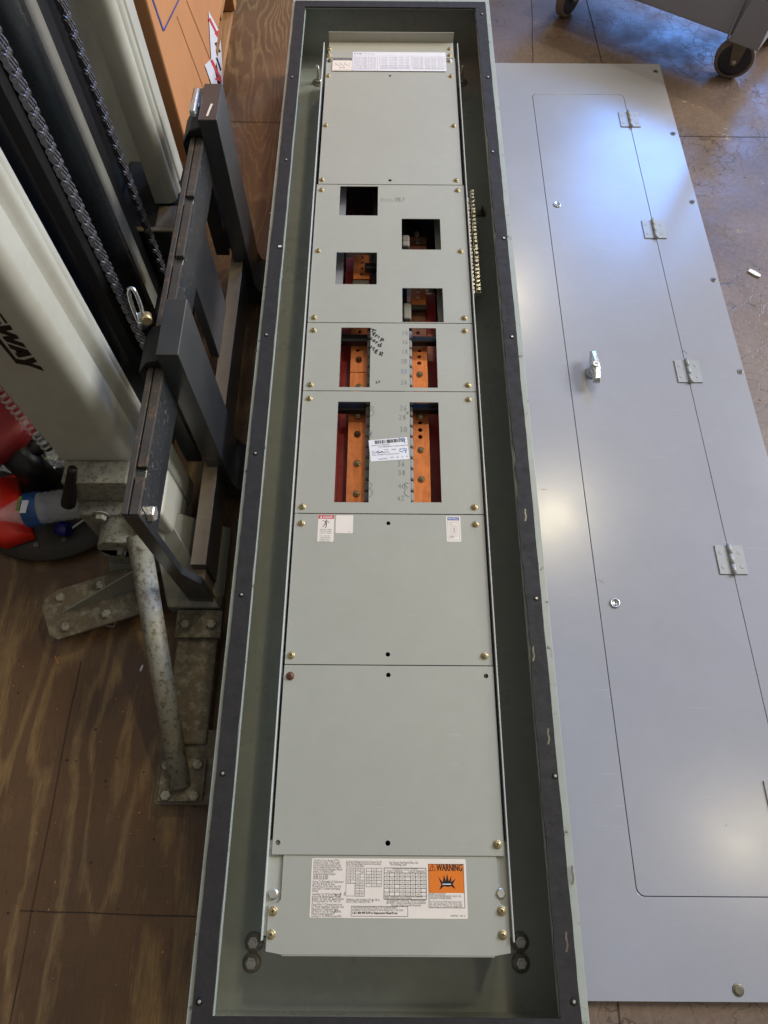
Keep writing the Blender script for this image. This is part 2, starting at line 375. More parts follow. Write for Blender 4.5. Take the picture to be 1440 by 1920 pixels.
# text meshes with the built-in font
_tx = {}
def glyphs(txt):
    if txt in _tx: return _tx[txt]
    cu = bpy.data.curves.new('t', 'FONT'); cu.body = txt; cu.resolution_u = 2; cu.size = 1
    ob = bpy.data.objects.new('t', cu); COL.objects.link(ob); bpy.context.view_layer.update()
    me = ob.evaluated_get(bpy.context.evaluated_depsgraph_get()).to_mesh()
    v = [tuple(q.co) for q in me.vertices]; f = [tuple(p.vertices) for p in me.polygons]
    ob.to_mesh_clear(); bpy.data.objects.remove(ob); _tx[txt] = (v, f); return _tx[txt]
def text(mb, txt, x, y, z, size, mi, width=None, rot=0.0, bold=0.0, align='L'):
    v, f = glyphs(txt)
    if not v: return
    x0 = min(p[0] for p in v); x1 = max(p[0] for p in v); sx = size
    if width: sx = width / (x1 - x0)
    ox = -x0 if align == 'L' else -(x0 + x1) / 2
    c, s_ = math.cos(rot), math.sin(rot)
    for k, d in enumerate((0, bold) if bold else (0,)):
        pts = []
        for p in v:
            a = (p[0] + ox) * sx + d; b = p[1] * size
            pts.append((x + a * c - b * s_, y + a * s_ + b * c, z + 0.00001 * k))
        mb.add(pts, f, mi)
def rect(mb, x0, x1, y0, y1, z, mi): mb.add([(x0, y0, z), (x1, y0, z), (x1, y1, z), (x0, y1, z)], [(0, 1, 2, 3)], mi)
def frame(mb, x0, x1, y0, y1, z, w_, mi):
    rect(mb, x0, x1, y0, y0 + w_, z, mi); rect(mb, x0, x1, y1 - w_, y1, z, mi)
    rect(mb, x0, x0 + w_, y0 + w_, y1 - w_, z, mi); rect(mb, x1 - w_, x1, y0 + w_, y1 - w_, z, mi)
def grid(mb, x0, x1, y0, y1, z, nx, ny, w_, mi, fill=None):
    for i in range(nx + 1):
        x = x0 + (x1 - x0) * i / nx; rect(mb, x - w_ / 2, x + w_ / 2, y0, y1, z, mi)
    for j in range(ny + 1):
        y = y0 + (y1 - y0) * j / ny; rect(mb, x0, x1, y - w_ / 2, y + w_ / 2, z + 0.00002, mi)
    if fill:
        cw = (x1 - x0) / nx; ch = (y1 - y0) / ny
        for i in range(nx):
            for j in range(ny):
                if random.random() < 0.8: text(mb, random.choice(fill), x0 + cw * (i + .5), y0 + ch * (j + .3), z + 0.00003, ch * 0.55, mi, width=cw * 0.5, align='C')

# ================================================================== floor
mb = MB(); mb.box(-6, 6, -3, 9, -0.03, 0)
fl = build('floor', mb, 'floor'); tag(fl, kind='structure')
mb = MB()
def seam(a, b, w_=0.0022):
    w_ *= 0.55
    (x0, y0), (x1, y1) = a, b; n = max(2, int(math.hypot(x1 - x0, y1 - y0) / 0.05)); pts = []
    for i in range(n + 1):
        t = i / n; pts.append((x0 + (x1 - x0) * t + random.uniform(-.001, .001), y0 + (y1 - y0) * t + random.uniform(-.001, .001)))
    mb.ribbon(pts, w_, 0.0012)
seam((-0.557, -1.2), (-0.556, 0.30)); seam((-0.575, -0.100), (-0.20, -0.11)); seam((-0.435, 1.796), (-0.2, 1.79), 0.003)
seam((0.449, 2.375), (0.421, 2.0), 0.003); seam((0.62, 2.40), (0.628, 2.0), 0.0035); seam((0.76, 1.749), (1.6, 1.742), 0.003)
seam((1.13, 2.4), (1.155, 1.75), 0.003); seam((0.36, -0.2), (0.36, -0.9), 0.003)
tag(build('floor_joints', mb, 'gap'), kind='structure')

# ================================================================== PANELBOARD
panel = empty('electrical_panelboard', (0.01, 0.9, 0.05), 'long open grey electrical panelboard lying on its back, its breaker cut-outs showing copper bars', 'electrical panel')
BX0, BX1, BY0, BY1, BZ0, BZ1 = -0.247, 0.266, -0.222, 2.008, 0.05, 0.196
T = 0.002; FL = 0.034
FX0, FX1, FY0, FY1 = -0.215, 0.231, -0.202, 1.966
mb = MB()
mb.box(BX0, BX1, BY0, BY1, BZ0, BZ0 + T)
mb.box(BX0, BX0 + T, BY0, BY1, BZ0 + T, BZ1); mb.box(BX1 - T, BX1, BY0, BY1, BZ0 + T, BZ1)
mb.box(BX0 + T, BX1 - T, BY0, BY0 + T, BZ0 + T, BZ1); mb.box(BX0 + T, BX1 - T, BY1 - T, BY1, BZ0 + T, BZ1)
# inner return lips and bent seams at the side walls
for sx, x in ((1, BX0 + T), (-1, BX1 - T)):
    mb.box(min(x, x + sx * 0.006), max(x, x + sx * 0.006), BY0 + T, BY1 - T, BZ0 + T, BZ0 + T + 0.004)
    mb.box(min(x, x + sx * 0.0025), max(x, x + sx * 0.0025), BY0 + T, BY1 - T, 0.120, 0.1225)
tub = build('enclosure_tub', mb, 'boxpaint', panel)
# flange ring (front lip of the tub)
mb = MB(); e = 0.0005
mb.prism([(BX0 - e, BY0 - e), (BX1 + e, BY0 - e), (BX1 + e, BY1 + e), (BX0 - e, BY1 + e)], BZ1, BZ1 + 0.002,
         [[(FX0, FY0), (FX1, FY0), (FX1, FY1), (FX0, FY1)]])
for x in (FX0, FX1 - 0.0015): mb.box(x, x + 0.0015, FY0, FY1, BZ1 - 0.010, BZ1 - 0.0005)
flange = build('flange', mb, 'boxedge', panel, bevel=0.0006)
# foam gasket with a torn inner edge
def jag(a, b, amp, fixed_x=None, fixed_y=None, step=0.012, rough=0.0):
    n = int(abs(b - a) / step); out = []; d = 0
    for i in range(n + 1):
        t = a + (b - a) * i / n; d = 0.7 * d + random.uniform(-amp, amp)
        if rough and random.random() < 0.05: d += random.choice((-1, 1)) * rough
        out.append((fixed_x + d, t) if fixed_x is not None else (t, fixed_y + d))
    return out
gx0, gx1, gy0, gy1 = BX0 + 0.006, BX1 - 0.0105, BY0 + 0.004, 1.992
outer = jag(gy0, gy1, 0.0004, fixed_x=gx1) + [(gx0, gy1)] + jag(gy1 - .01, gy0, 0.0004, fixed_x=gx0)
inner = jag(FY0 + 0.002, FY1, 0.0013, fixed_x=FX1 - 0.0008, rough=0.003, step=0.016) + jag(FY1, FY0 + 0.002, 0.0005, fixed_x=FX0 + 0.0005, step=0.03)
mb = MB(); mb.prism(outer, BZ1 + 0.002, BZ1 + 0.0055, [inner])
gasket = build('gasket', mb, 'gasket', panel)
tag(gasket, 'dark foam gasket strip with torn inner edge')
# flange screws
def mkscrewhole():
    m = MB(); m.lathe([(0.0048, 0), (0.0040, 0.0008)], (0, 0, 0), n=14, mi=0); m.lathe([(0.0024, 0.0008), (0.0018, 0.0022)], (0, 0, 0), n=8, mi=1); return m
fs = None
for (px, py) in ((548, 145), (537, 300), (527, 463), (500, 628), (479, 850), (453, 1115), (418, 1450), (374, 1878), (904, 27), (915, 145), (924, 285), (945, 447), (960, 632), (1006, 1122), (1041, 1455), (1076, 1878)):
    p = at(px, py, BZ1 + 0.0055)
    if fs is None:
        fs = build('screw', mkscrewhole(), ['black', 'zinc'], gasket, origin=(0, 0, 0)); fs.location = p - WL[gasket.name]; WL[fs.name] = p
    else: inst(fs, p, gasket)
# gasket nicks
for (px, py) in ((985, 965), (1000, 1225), (1062, 1765), (1028, 1380), (1073, 1640)):
    p = at(px, py, BZ1 + 0.0057); pts = [(p.x - .0015, p.y - .012), (p.x + .0012, p.y - .004), (p.x, p.y + .004), (p.x + .001, p.y + .011)]
    mb = MB(); mb.ribbon(pts, 0.0026, p.z); build('gasket_tear', mb, 'dullzinc', gasket)
# side rails of the interior
ZD = 0.168
PX0, PX1 = -0.157, 0.1755
for x0 in (PX0 - 0.0065, PX1 + 0.004):
    mb = MB(); mb.box(x0, x0 + 0.0022, -0.120, 1.862, 0.062, ZD + 0.006)
    
    build('side_rail', mb, 'railedge', panel, bevel=0.0005)
# chassis pan under the bus
mb = MB(); mb.box(PX0, PX1, -0.10, 1.86, 0.062, 0.064)
build('chassis_pan', mb, 'dark', panel)

def Yp(py): return at(720, py, ZD).y
def win(xa, ya, xb, yb):     # a cut-out given by the photo's corners
    a = at(xa, ya, ZD); b = at(xb, yb, ZD); return (a.x, b.x, b.y, a.y)
def rc(x0, x1, y0, y1): return [(x0, y0), (x1, y0), (x1, y1), (x0, y1)]
W = {'A': win(638, 349, 708, 404), 'B': win(753, 410, 827, 468), 'C': win(631, 473, 706, 533), 'D': win(754, 540, 832, 604),
     'E': win(640, 614, 693, 726), 'F': win(767, 615, 821, 727), 'G': win(634, 753, 691, 942), 'H': win(768, 754, 828, 942)}
ys = [1.871, Yp(108), Yp(346), Yp(605.5), Yp(733.5), Yp(963.5), Yp(1247.5), Yp(1605)]
plates = []
def plate_part(y1, y0, wins=(), rholes=(), z=ZD, x0=PX0, x1=PX1):
    mb = MB(); hs = [rc(*W[k]) for k in wins] + [circ(at(px, py, ZD).x, at(px, py, ZD).y, 0.0036) for px, py in rholes]
    mb.prism(rc(x0, x1, y0 + 0.0008, y1 - 0.0008), z - 0.0016, z, hs)
    o = build('dead_front_plate', mb, 'plate', panel, bevel=0.0004, seg=1); plates.append(o); return o
p1 = plate_part(ys[1], ys[2], (), [(731, 142), (731, 338)], x0=-0.154, x1=0.1725)
p2 = plate_part(ys[2], ys[3], 'ABCD')
p3 = plate_part(ys[3], ys[4], 'EF')
p4 = plate_part(ys[4], ys[5], 'GH')
p5 = plate_part(ys[5], ys[6], (), [(728, 981), (727, 1227)])
p6 = plate_part(ys[6], ys[7], (), [(728, 1266), (911, 1268), (727, 1581), (521, 1580)], z=ZD + 0.0016)
# top bracket with a raised lip
mb = MB(); ty = ys[0]
mb.box(-0.150, 0.170, ys[1] - 0.004, ty, ZD, ZD + 0.0016); mb.box(-0.150, 0.170, ty, ty + 0.0016, ZD, ZD + 0.026)
p0 = build('top_bracket', mb, 'plate', panel, bevel=0.0004, seg=1)
# bottom tray
def q(px, py, z=ZD): v = at(px, py, z); return (v.x, v.y)
mb = MB()
body = [(-0.157, -0.1335), (-0.135, -0.137), (0.154, -0.137), (0.176, -0.1335), (0.1765, -0.078), (0.1665, -0.0755), (0.1635, -0.071), (0.1635, ys[7] + 0.004), (-0.1405, ys[7] + 0.004), (-0.1405, -0.071), (-0.144, -0.0755), (-0.157, -0.078)]
mb.prism(body, ZD - 0.0016, ZD)
mb.hexa([(-0.135, -0.137, ZD - 0.0016), (0.154, -0.137, ZD - 0.0016), (0.154, -0.1345, ZD - 0.0016), (-0.135, -0.1345, ZD - 0.0016)] and
        [(-0.135, -0.1405, ZD - 0.016), (0.154, -0.1405, ZD - 0.016), (0.154, -0.139, ZD - 0.016), (-0.135, -0.139, ZD - 0.016),
         (-0.135, -0.1385, ZD - 0.0003), (0.154, -0.1385, ZD - 0.0003), (0.154, -0.137, ZD - 0.0003), (-0.135, -0.137, ZD - 0.0003)])
p7 = build('bottom_tray', mb, 'plate', panel, bevel=0.0005, seg=1)
mb = MB()
for xa, xb_ in ((-0.1612, -0.136), (0.160, 0.1793)):
    mb = MB(); mb.box(xa, xb_, -0.115, ys[7] + 0.02, ZD - 0.0055, ZD - 0.0035); build('rail_ledge', mb, 'plate', panel)
# yellow zinc screws
def mkscrew():
    m = MB(); m.lathe([(0.0066, 0), (0.0066, 0.0009), (0.0050, 0.0012)], n=20)
    m.lathe([(0.0044, 0.0011), (0.0046, 0.0030), (0.0036, 0.0043), (0.0016, 0.0046)], n=18)
    for a in (0.6, 0.6 + math.pi / 2):
        c, s_ = math.cos(a), math.sin(a); L, w_ = 0.0026, 0.0006
        m.add([(c * L * i - s_ * w_ * j, s_ * L * i + c * w_ * j, 0.00468 + 0.00002 * (a > 1)) for i, j in ((-1, -1), (1, -1), (1, 1), (-1, 1))], [(0, 1, 2, 3)], 1)
    return m
scp = {}
def screw(px, py, par, mat='brass', z=ZD, scale=1.0):
    p = at(px, py, z + 0.002)
    p.z = z
    if mat not in scp:
        o = build('screw', mkscrew(), [mat, 'black'], par, origin=(0, 0, 0)); o.location = p - WL[par.name]; WL[o.name] = p; scp[mat] = o
    else: o = inst(scp[mat], p, par, random.uniform(0, 3))
    o.scale = (scale,) * 3; return o
for l, par in (([(618, 91), (617, 103), (843, 91), (843, 103)], p0), ([(616, 141), (846, 142), (611, 234), (851, 235), (604, 336), (856, 337)], p1),
               ([(603, 355), (858, 356), (597, 469), (864, 470), (589, 594), (871, 595)], p2), ([(588, 618), (872, 619), (582, 720), (878, 721)], p3),
               ([(580, 746), (879, 748), (567, 949), (890, 950)], p4), ([(565, 980), (892, 982), (546, 1228), (909, 1229)], p5),
               ([(933, 1583)], p6), ([(512, 1708), (941, 1708), (508, 1752), (943, 1753)], p7)):
    for px, py in l: screw(px, py, par, z=ZD + 0.0016 if par in (p0, p6) else ZD, scale=0.9 if par is p0 else 0.94)
screw(544, 1267, p6, 'rustscrew', ZD + 0.0016); screw(618, 113, p1, 'dullzinc', ZD, 0.9); screw(843, 113, p1, 'zinc', ZD, 1.1)
mb = MB()
for px, py in ((513, 1676), (938, 1675)):
    p = at(px, py, ZD - 0.004); mb = MB(); mb.hexbolt((p.x, p.y, ZD - 0.004), r=0.0062, h=0.005, washer=0.0072); build('hex_bolt', mb, 'zinc', panel)
# washers and nuts on the tub floor
def washer_nut(x, y, z=BZ0 + T, r=0.0138, name='washer_nut', tall=0.012):
    m = MB(); m.lathe([(r, 0), (r, 0.0018), (r * 0.45, 0.0019)], (x, y, z), n=24, mi=1)
    m.hexbolt((x, y, z + 0.0018), r=0.0088, h=0.008, mi=0); m.cyl((x, y, z + 0.009), (x, y, z + tall + .002), 0.0042, 12, 0)
    return build(name, m, ['zinc', 'rubberwasher'], panel)
for x, y in ((-0.191, -0.135), (-0.192, -0.161), (0.209, -0.132), (0.208, -0.159)): washer_nut(x, y)
for x, y in ((-0.187, 1.886), (0.204, 1.890)): washer_nut(x, y, r=0.017, tall=0.045, name='mounting_stud')
# rivets/stubs in the tub
for (px, py, x) in ((493, 1165, BX0 + T),):
    p = atx(px, py, x + 0.003); mb = MB(); mb.box(BX0 + T, BX0 + 0.012, p.y - .005, p.y + .005, p.z - .0015, p.z + .0015); build('knockout_tab', mb, 'black', panel)
p = at(431, 1898, BZ0 + T); mb = MB(); mb.cyl((p.x, p.y, BZ0 + T), (p.x, p.y, BZ0 + 0.02), 0.0022, 8); build('stud', mb, 'dullzinc', panel)

# ---- bus assembly
def hp(px, py, z): v = at(px, py, z); return v
ZB = 0.122
def busbar(x0, x1, segs, holes, name='bus_bar'):
    for (ya, yb, z0, z1, mat) in segs:          # ya far, yb near; z tilt
        m = MB(); hs = [circ(hx, hy, 0.0042) for hx, hy in holes if yb + .006 < hy < ya - .006]
        L = ya - yb; ang = math.atan2(z0 - z1, L)
        M4 = Matrix.Translation((0, yb, z1)) @ Matrix.Rotation(ang, 4, 'X') @ Matrix.Translation((0, -yb, 0))
        m.prism(rc(x0, x1, yb, ya), -0.0035, 0, hs, M4=M4)
        build(name, m, mat, panel, bevel=0.0005, seg=1)
def bh(px, py): v = at(px, py, ZB); return (v.x, v.y)
LB, RB = (-0.0705, -0.0355), (0.055, 0.0865)
yb = lambda py, z=ZB: at(720, py, z).y
busbar(*LB, [(yb(478), yb(523), ZB, ZB, 'copper'), (yb(560), yb(650), ZB, ZB, 'copper'), (yb(651), yb(700), ZB + .001, ZB + .004, 'copper'),
             (yb(701), yb(753), ZB + .004, ZB + .004, 'copper'), (yb(754), yb(792), ZB, ZB, 'copper'), (yb(793), yb(955), ZB + .003, ZB + .004, 'copper')],
       [bh(679, 483), bh(679, 493), bh(679, 503), bh(678, 514), bh(674, 622), bh(674, 644), bh(671, 790), bh(671, 657)])
busbar(*RB, [(yb(535), yb(570), ZB, ZB, 'copper'), (yb(600), yb(640), ZB - .004, ZB - .004, 'copperdark'), (yb(643), yb(690), ZB, ZB, 'copper'),
             (yb(689), yb(753), ZB + .004, ZB + .004, 'copper'), (yb(754), yb(825), ZB, ZB, 'copper'), (yb(826), yb(955), ZB + .004, ZB + .004, 'copper')],
       [bh(784, 546), bh(784, 557), bh(784, 622), bh(786, 657), bh(786, 669), bh(786, 681), bh(788, 792), bh(788, 806), bh(788, 819)])
# dark brackets / lower stepped bars seen in the upper cut-outs
for (xa, ya, xb_, yb_) in ((664, 524, 692, 534), (770, 571, 799, 606), (768, 444, 800, 470)):
    a = at(xa, ya, ZB - .012); b = at(xb_, yb_, ZB - .012)
    n = max(1, round((a.y - b.y) / 0.02)); mb = MB()
    for i in range(n):
        y1 = a.y - (a.y - b.y) * i / n; y0 = a.y - (a.y - b.y) * (i + 1) / n
        mb.box(a.x, b.x, y0 + .001, y1, ZB - .022, ZB - .012 - .003 * (i % 2))
    build('stepped_bus_bar', mb, 'copperdark', panel, bevel=0.0005, seg=1)
for px, py in ((679, 527), (784, 573), (781, 438), (782, 452)):
    p = at(px, py, ZB - .008); mb = MB(); mb.hexbolt((p.x, p.y, ZB - .011), r=.006, h=.006, washer=.007); build('bus_bolt', mb, 'dullzinc', panel)
mb = MB(); mb.box(at(764, 568, ZB).x, at(800, 568, ZB).x, yb(578), yb(568), ZB - .004, ZB - .001); build('bus_clip', mb, 'dullzinc', panel)
mb = MB(); mb.box(-0.071, -0.036, yb(534), yb(525), ZB - .004, ZB - .001); build('bus_clip', mb, 'dullzinc', panel)
for px, py in ((672, 778), (669, 868), (668, 925), (787, 701), (788, 780), (789, 843), (790, 898), (673, 724), (673, 673), (670, 813)):
    p = at(px, py, ZB + .006); o = inst(scp['rustscrew'] if py in (673, 813) else scp['brass'], (p.x, p.y, ZB + 0.0045), panel, random.uniform(0, 3)); o.name = 'bus_screw'
    o.scale = (1.0, 1.0, 1.2)
# red glastic insulators beneath
mb = MB(); mb.box(-0.089, -0.0725, 0.50, yb(470), 0.088, 0.100); mb.box(-0.089, -0.02, 0.50, yb(470), 0.080, 0.0875)
build('red_insulator', mb, 'redglass', panel)
mb = MB(); mb.box(0.0885, 0.109, 0.50, yb(535), 0.088, 0.100); mb.box(0.030, 0.109, 0.50, yb(535), 0.080, 0.0875)
build('red_insulator', mb, 'redglass', panel)
mb = MB(); mb.box(-0.091, 0.0, yb(470) + .004, yb(340), 0.074, 0.082); mb.box(0.03, 0.108, yb(535) + .004, yb(400), 0.074, 0.082)
build('dark_insulator', mb, 'maroon', panel)
# grey wireway strips beside the insulators
mb = MB(); mb.box(-0.130, -0.0925, 1.02, 1.42, 0.126, 0.128); build('wireway_strip', mb, 'cover', panel)
mb = MB(); mb.box(0.1105, 0.15, 0.93, yb(590), 0.128, 0.130); mb.box(0.1105, 0.15, yb(590) + .001, 1.35, 0.122, 0.124); build('wireway_strip', mb, 'plate', panel)
mb = MB(); mb.box(-0.130, -0.0895, 0.50, 1.0, 0.100, 0.108); mb.box(0.1095, 0.15, 0.50, 0.925, 0.100, 0.108); build('dark_insulator', mb, 'redglass', panel)
# centre spine with grey lugs
mb = MB(); mb.box(-0.030, 0.046, 0.50, 1.40, 0.082, 0.127); build('centre_spine', mb, 'black', panel, bevel=0.002)
y = 0.535; n = 0
while y < 0.945:
    for xa, xb_ in ((-0.0365, -0.016), (0.034, 0.0545)):
        mb = MB(); mb.box(xa, xb_, y, y + 0.0205, 0.128, 0.148); build('lug', mb, 'lug', panel, bevel=0.004, seg=3)
    y += 0.0232
for (xa, ya) in ((0.0375, yb(604)), (0.0375, yb(595)), (0.0375, yb(586)), (0.036, yb(468)), (0.036, yb(458))):
    mb = MB(); mb.box(xa, xa + 0.017, ya, ya + 0.018, 0.11, 0.134); build('lug', mb, 'lug', panel, bevel=0.004, seg=3)
# black cross bars
for xa, ya, xb_, yb_ in ((634, 625, 700, 640), (760, 629, 830, 641), (628, 752, 698, 769), (760, 754, 836, 769)):
    a = at(xa, ya, 0.145); b = at(xb_, yb_, 0.145); mb = MB(); mb.box(a.x, b.x, b.y, a.y, 0.128, 0.145); build('cross_bar', mb, 'stoolblack', panel, bevel=0.004, seg=2)
a = at(684, 492, 0.14); b = at(712, 503, 0.14); mb = MB(); mb.box(a.x, b.x, b.y, a.y, 0.126, 0.14); build('cross_bar', mb, 'stoolblack', panel, bevel=0.002)

# ---- ground bars
def gbar(x0, x1, y0, y1, z, ns):
    mb = MB(); mb.box(x0, x1, y0, y1, z - 0.012, z)
    o = build('ground_bar', mb, 'barmetal', panel, bevel=0.0012)
    sc = None
    for i in range(ns):
        yy = y0 + (y1 - y0) * (i + .5) / ns; p = Vector(((x0 + x1) / 2 + random.uniform(-.0006, .0006), yy, z + random.uniform(-.0002, .003)))
        if sc is None:
            m = MB(); m.lathe([(0.0042, -0.002), (0.0042, 0.0035), (0.0034, 0.0045)], n=10); m.add([(-.0036, -.0006, .00455), (.0036, -.0006, .00455), (.0036, .0006, .00455), (-.0036, .0006, .00455)], [(0, 1, 2, 3)], 1)
            sc = build('terminal_screw', m, ['barmetal', 'black'], o, origin=(0, 0, 0)); sc.location = p - WL[o.name]; WL[sc.name] = p
        else: inst(sc, p, o, random.uniform(0, 3.1))
    return o
gbar(0.1985, 0.2095, 1.088, 1.402, 0.108, 27); gbar(0.1855, 0.1955, 1.075, 1.372, 0.112, 26)
mb = MB()
for yy in (1.10, 1.35): mb.box(0.184, 0.2095, yy, yy + 0.012, 0.0905, 0.0955)
mb.box(0.192, 0.202, 1.10, 1.36, 0.086, 0.0903); mb.box(0.196, 0.198, 1.10, 1.36, 0.0525, 0.0858); build('ground_bar_bracket', mb, 'dullzinc', panel)
g = at(903, 400, 0.055); mb = MB(); mb.box(0.196, g.x + 0.010, g.y - 0.007, g.y + 0.010, 0.054, 0.056)
mb.hexbolt((g.x, g.y, 0.056), r=.006, h=.006, washer=.009); mb.cyl((g.x, g.y, .06), (g.x, g.y, .076), .0028, 10); build('ground_stud', mb, 'dullzinc', panel)

# ---- handwriting on plates (traced strokes lying on the plate)
def strokes(mb, lines, z, w_, mi=0, k=1.0, ox=0.0, oy=0.0):
    for ln in lines:
        pts = [at(ox + a / k, oy + b / k, z) for a, b in ln]; mb.ribbon([(p.x, p.y) for p in pts], w_, z, mi)
ZT = ZD + 0.0005
mb = MB()   # "Temp cord MER"
TM = [[(495, 108), (562, 128)], [(528, 118), (508, 152)],                                   # T
      [(520, 178), (545, 162), (548, 152), (538, 150), (518, 172), (522, 186), (534, 188)],   # e
      [(546, 206), (562, 172), (560, 196), (584, 186), (578, 206), (598, 196), (588, 222)],   # m
      [(605, 262), (632, 218)], [(626, 226), (648, 232), (652, 246), (636, 252), (618, 240)], # p
      [(516, 216), (498, 214), (492, 232), (510, 244)],                                      # c
      [(530, 240), (518, 254), (530, 266), (546, 256), (540, 242), (530, 240)],               # o
      [(552, 288), (566, 262), (562, 274), (582, 268)],                                      # r
      [(606, 298), (588, 296), (582, 312), (598, 324), (612, 312), (626, 282)], [(612, 312), (618, 330)],
      [(486, 352), (504, 314), (512, 344), (536, 330), (524, 376)],                          # M
      [(560, 362), (542, 398), (566, 412)], [(560, 362), (584, 374)], [(552, 380), (572, 392)],   # E
      [(596, 430), (614, 390), (640, 400), (640, 414), (606, 410), (632, 442)]]              # R
strokes(mb, TM, ZT, 0.0023, 0, 6.545, 620, 600)
strokes(mb, [[(565, 748), (560, 774), (582, 772)], [(588, 748), (608, 750)], [(597, 750), (592, 772)]], ZT, 0.0014, 0, 6.545, 620, 600)   # LT
build('marker_writing', mb, 'marker', p3)
GL = {'0': [[(.5, 0), (.1, .3), (.2, .9), (.6, 1), (.9, .6), (.7, .1), (.5, 0)]], '1': [[(.5, 0), (.4, 1)]],
      '2': [[(.1, .15), (.5, 0), (.8, .25), (.1, 1), (.9, .95)]], '3': [[(.1, .05), (.7, .05), (.35, .45), (.8, .65), (.6, .95), (.1, .95)]],
      '4': [[(.6, 0), (.1, .6), (.9, .6)], [(.65, .3), (.6, 1)]], '5': [[(.8, 0), (.25, .05), (.2, .45), (.7, .5), (.7, .9), (.15, 1)]],
      '6': [[(.7, 0), (.2, .5), (.25, .95), (.7, .9), (.7, .6), (.25, .6)]], '8': [[(.7, .1), (.3, .1), (.3, .4), (.75, .6), (.6, 1), (.2, .9), (.35, .5), (.7, .1)]],
      'x': [[(.1, .1), (.9, .9)], [(.9, .1), (.1, .9)]], 'S': [[(.85, .1), (.4, 0), (.2, .3), (.7, .6), (.6, 1), (.1, .9)]],
      'I': [[(.5, 0), (.5, 1)]], 'Z': [[(.1, .05), (.9, .05), (.1, .95), (.9, .95)]], 'N': [[(.1, 1), (.2, 0), (.8, 1), (.9, 0)]], 'G': [[(.85, .15), (.4, 0), (.1, .5), (.4, 1), (.9, .9), (.9, .55), (.5, .55)]],
      'U': [[(.1, 0), (.15, .9), (.7, .95), (.85, 0)]], 'E': [[(.85, 0), (.2, .05), (.15, .95), (.85, .95)], [(.2, .5), (.7, .5)]],
      'T': [[(.1, .1), (.9, .05)], [(.5, .08), (.45, 1)]], 'M': [[(.05, 1), (.2, 0), (.5, .7), (.8, 0), (.95, 1)]], 'L': [[(.2, 0), (.15, .95), (.85, .95)]], 'P': [[(.2, 1), (.25, 0), (.8, .1), (.8, .5), (.25, .5)]]}
def hand(mb, s_, px, py, h, wd, z, w_, mi=0, adv=1.25):
    for i, ch in enumerate(s_):
        if ch == ' ': continue
        strokes(mb, [[(px + (i * adv + a) * wd + random.uniform(-.3, .3), py - h / 2 + b * h + random.uniform(-.3, .3)) for a, b in ln] for ln in GL[ch]], z, w_, mi)
mb = MB(); hand(mb, 'USINS', 713, 375, 6, 4, ZT, 0.0006); hand(mb, 'TMLP', 740, 374, 8, 4, ZT, 0.0008); build('pencil_writing', mb, 'pencil', p2)
mb = MB()
for s_, py, x in (('14', 624, 754), ('16', 641, 754), ('18', 659, 754), ('20', 677, 752), ('24', 717, 752)): hand(mb, s_, x, py, 8, 5, ZT, 0.0008)
hand(mb, '22', 752, 696, 7, 5, ZT, 0.001, 1); build('pencil_writing', mb, ['pencil', 'bluepen'], p3)
mb = MB()
for s_, py, x in (('26', 765, 750), ('28', 782, 748), ('30', 805, 750), ('36', 869, 746), ('38', 886, 747), ('40', 911, 747), ('42', 934, 745)): hand(mb, s_, x, py, 9, 6, ZT, 0.0009)
hand(mb, 'x', 762, 774, 6, 5, ZT, 0.001)
big3 = [[(0, .05), (.6, 0), (.9, .15), (.3, .38), (.7, .45), (1, .65), (.7, .9), (0, 1)]]
strokes(mb, [[(693 + a * 9, 762 + b * 18) for a, b in big3[0]]], ZT, 0.0010)
strokes(mb, [[(690 + a * 9, 906 + b * 26) for a, b in big3[0]]], ZT, 0.0011)
strokes(mb, [[(767 - a * 9, 905 + b * 26) for a, b in big3[0]]], ZT, 0.0011)
strokes(mb, [[(691, 811), (698, 819)], [(697, 808), (692, 818)], [(693, 813), (699, 812)]], ZT, 0.0012)
build('pencil_writing', mb, 'pencil', p4)

# ---- stickers
def stick(name, x0, x1, y0, y1, z, mats, fn, parent, rad=0.002, th=0.0003):
    m = MB(); m.prism(rrect(x0, x1, y0, y1, rad, 3), z, z + th, mi=0); fn(m, z + th + 0.00006); return build(name, m, mats, parent, origin=((x0 + x1) / 2, (y0 + y1) / 2, z))
PW = ['labelw', 'ink', 'inkb', 'orange', 'dangerred', 'noticeblue', 'labelw', 'inkl', 'bluepen']
PL = ['label', 'ink', 'inkb', 'orange', 'dangerred', 'noticeblue', 'labelw', 'inkl', 'bluepen']
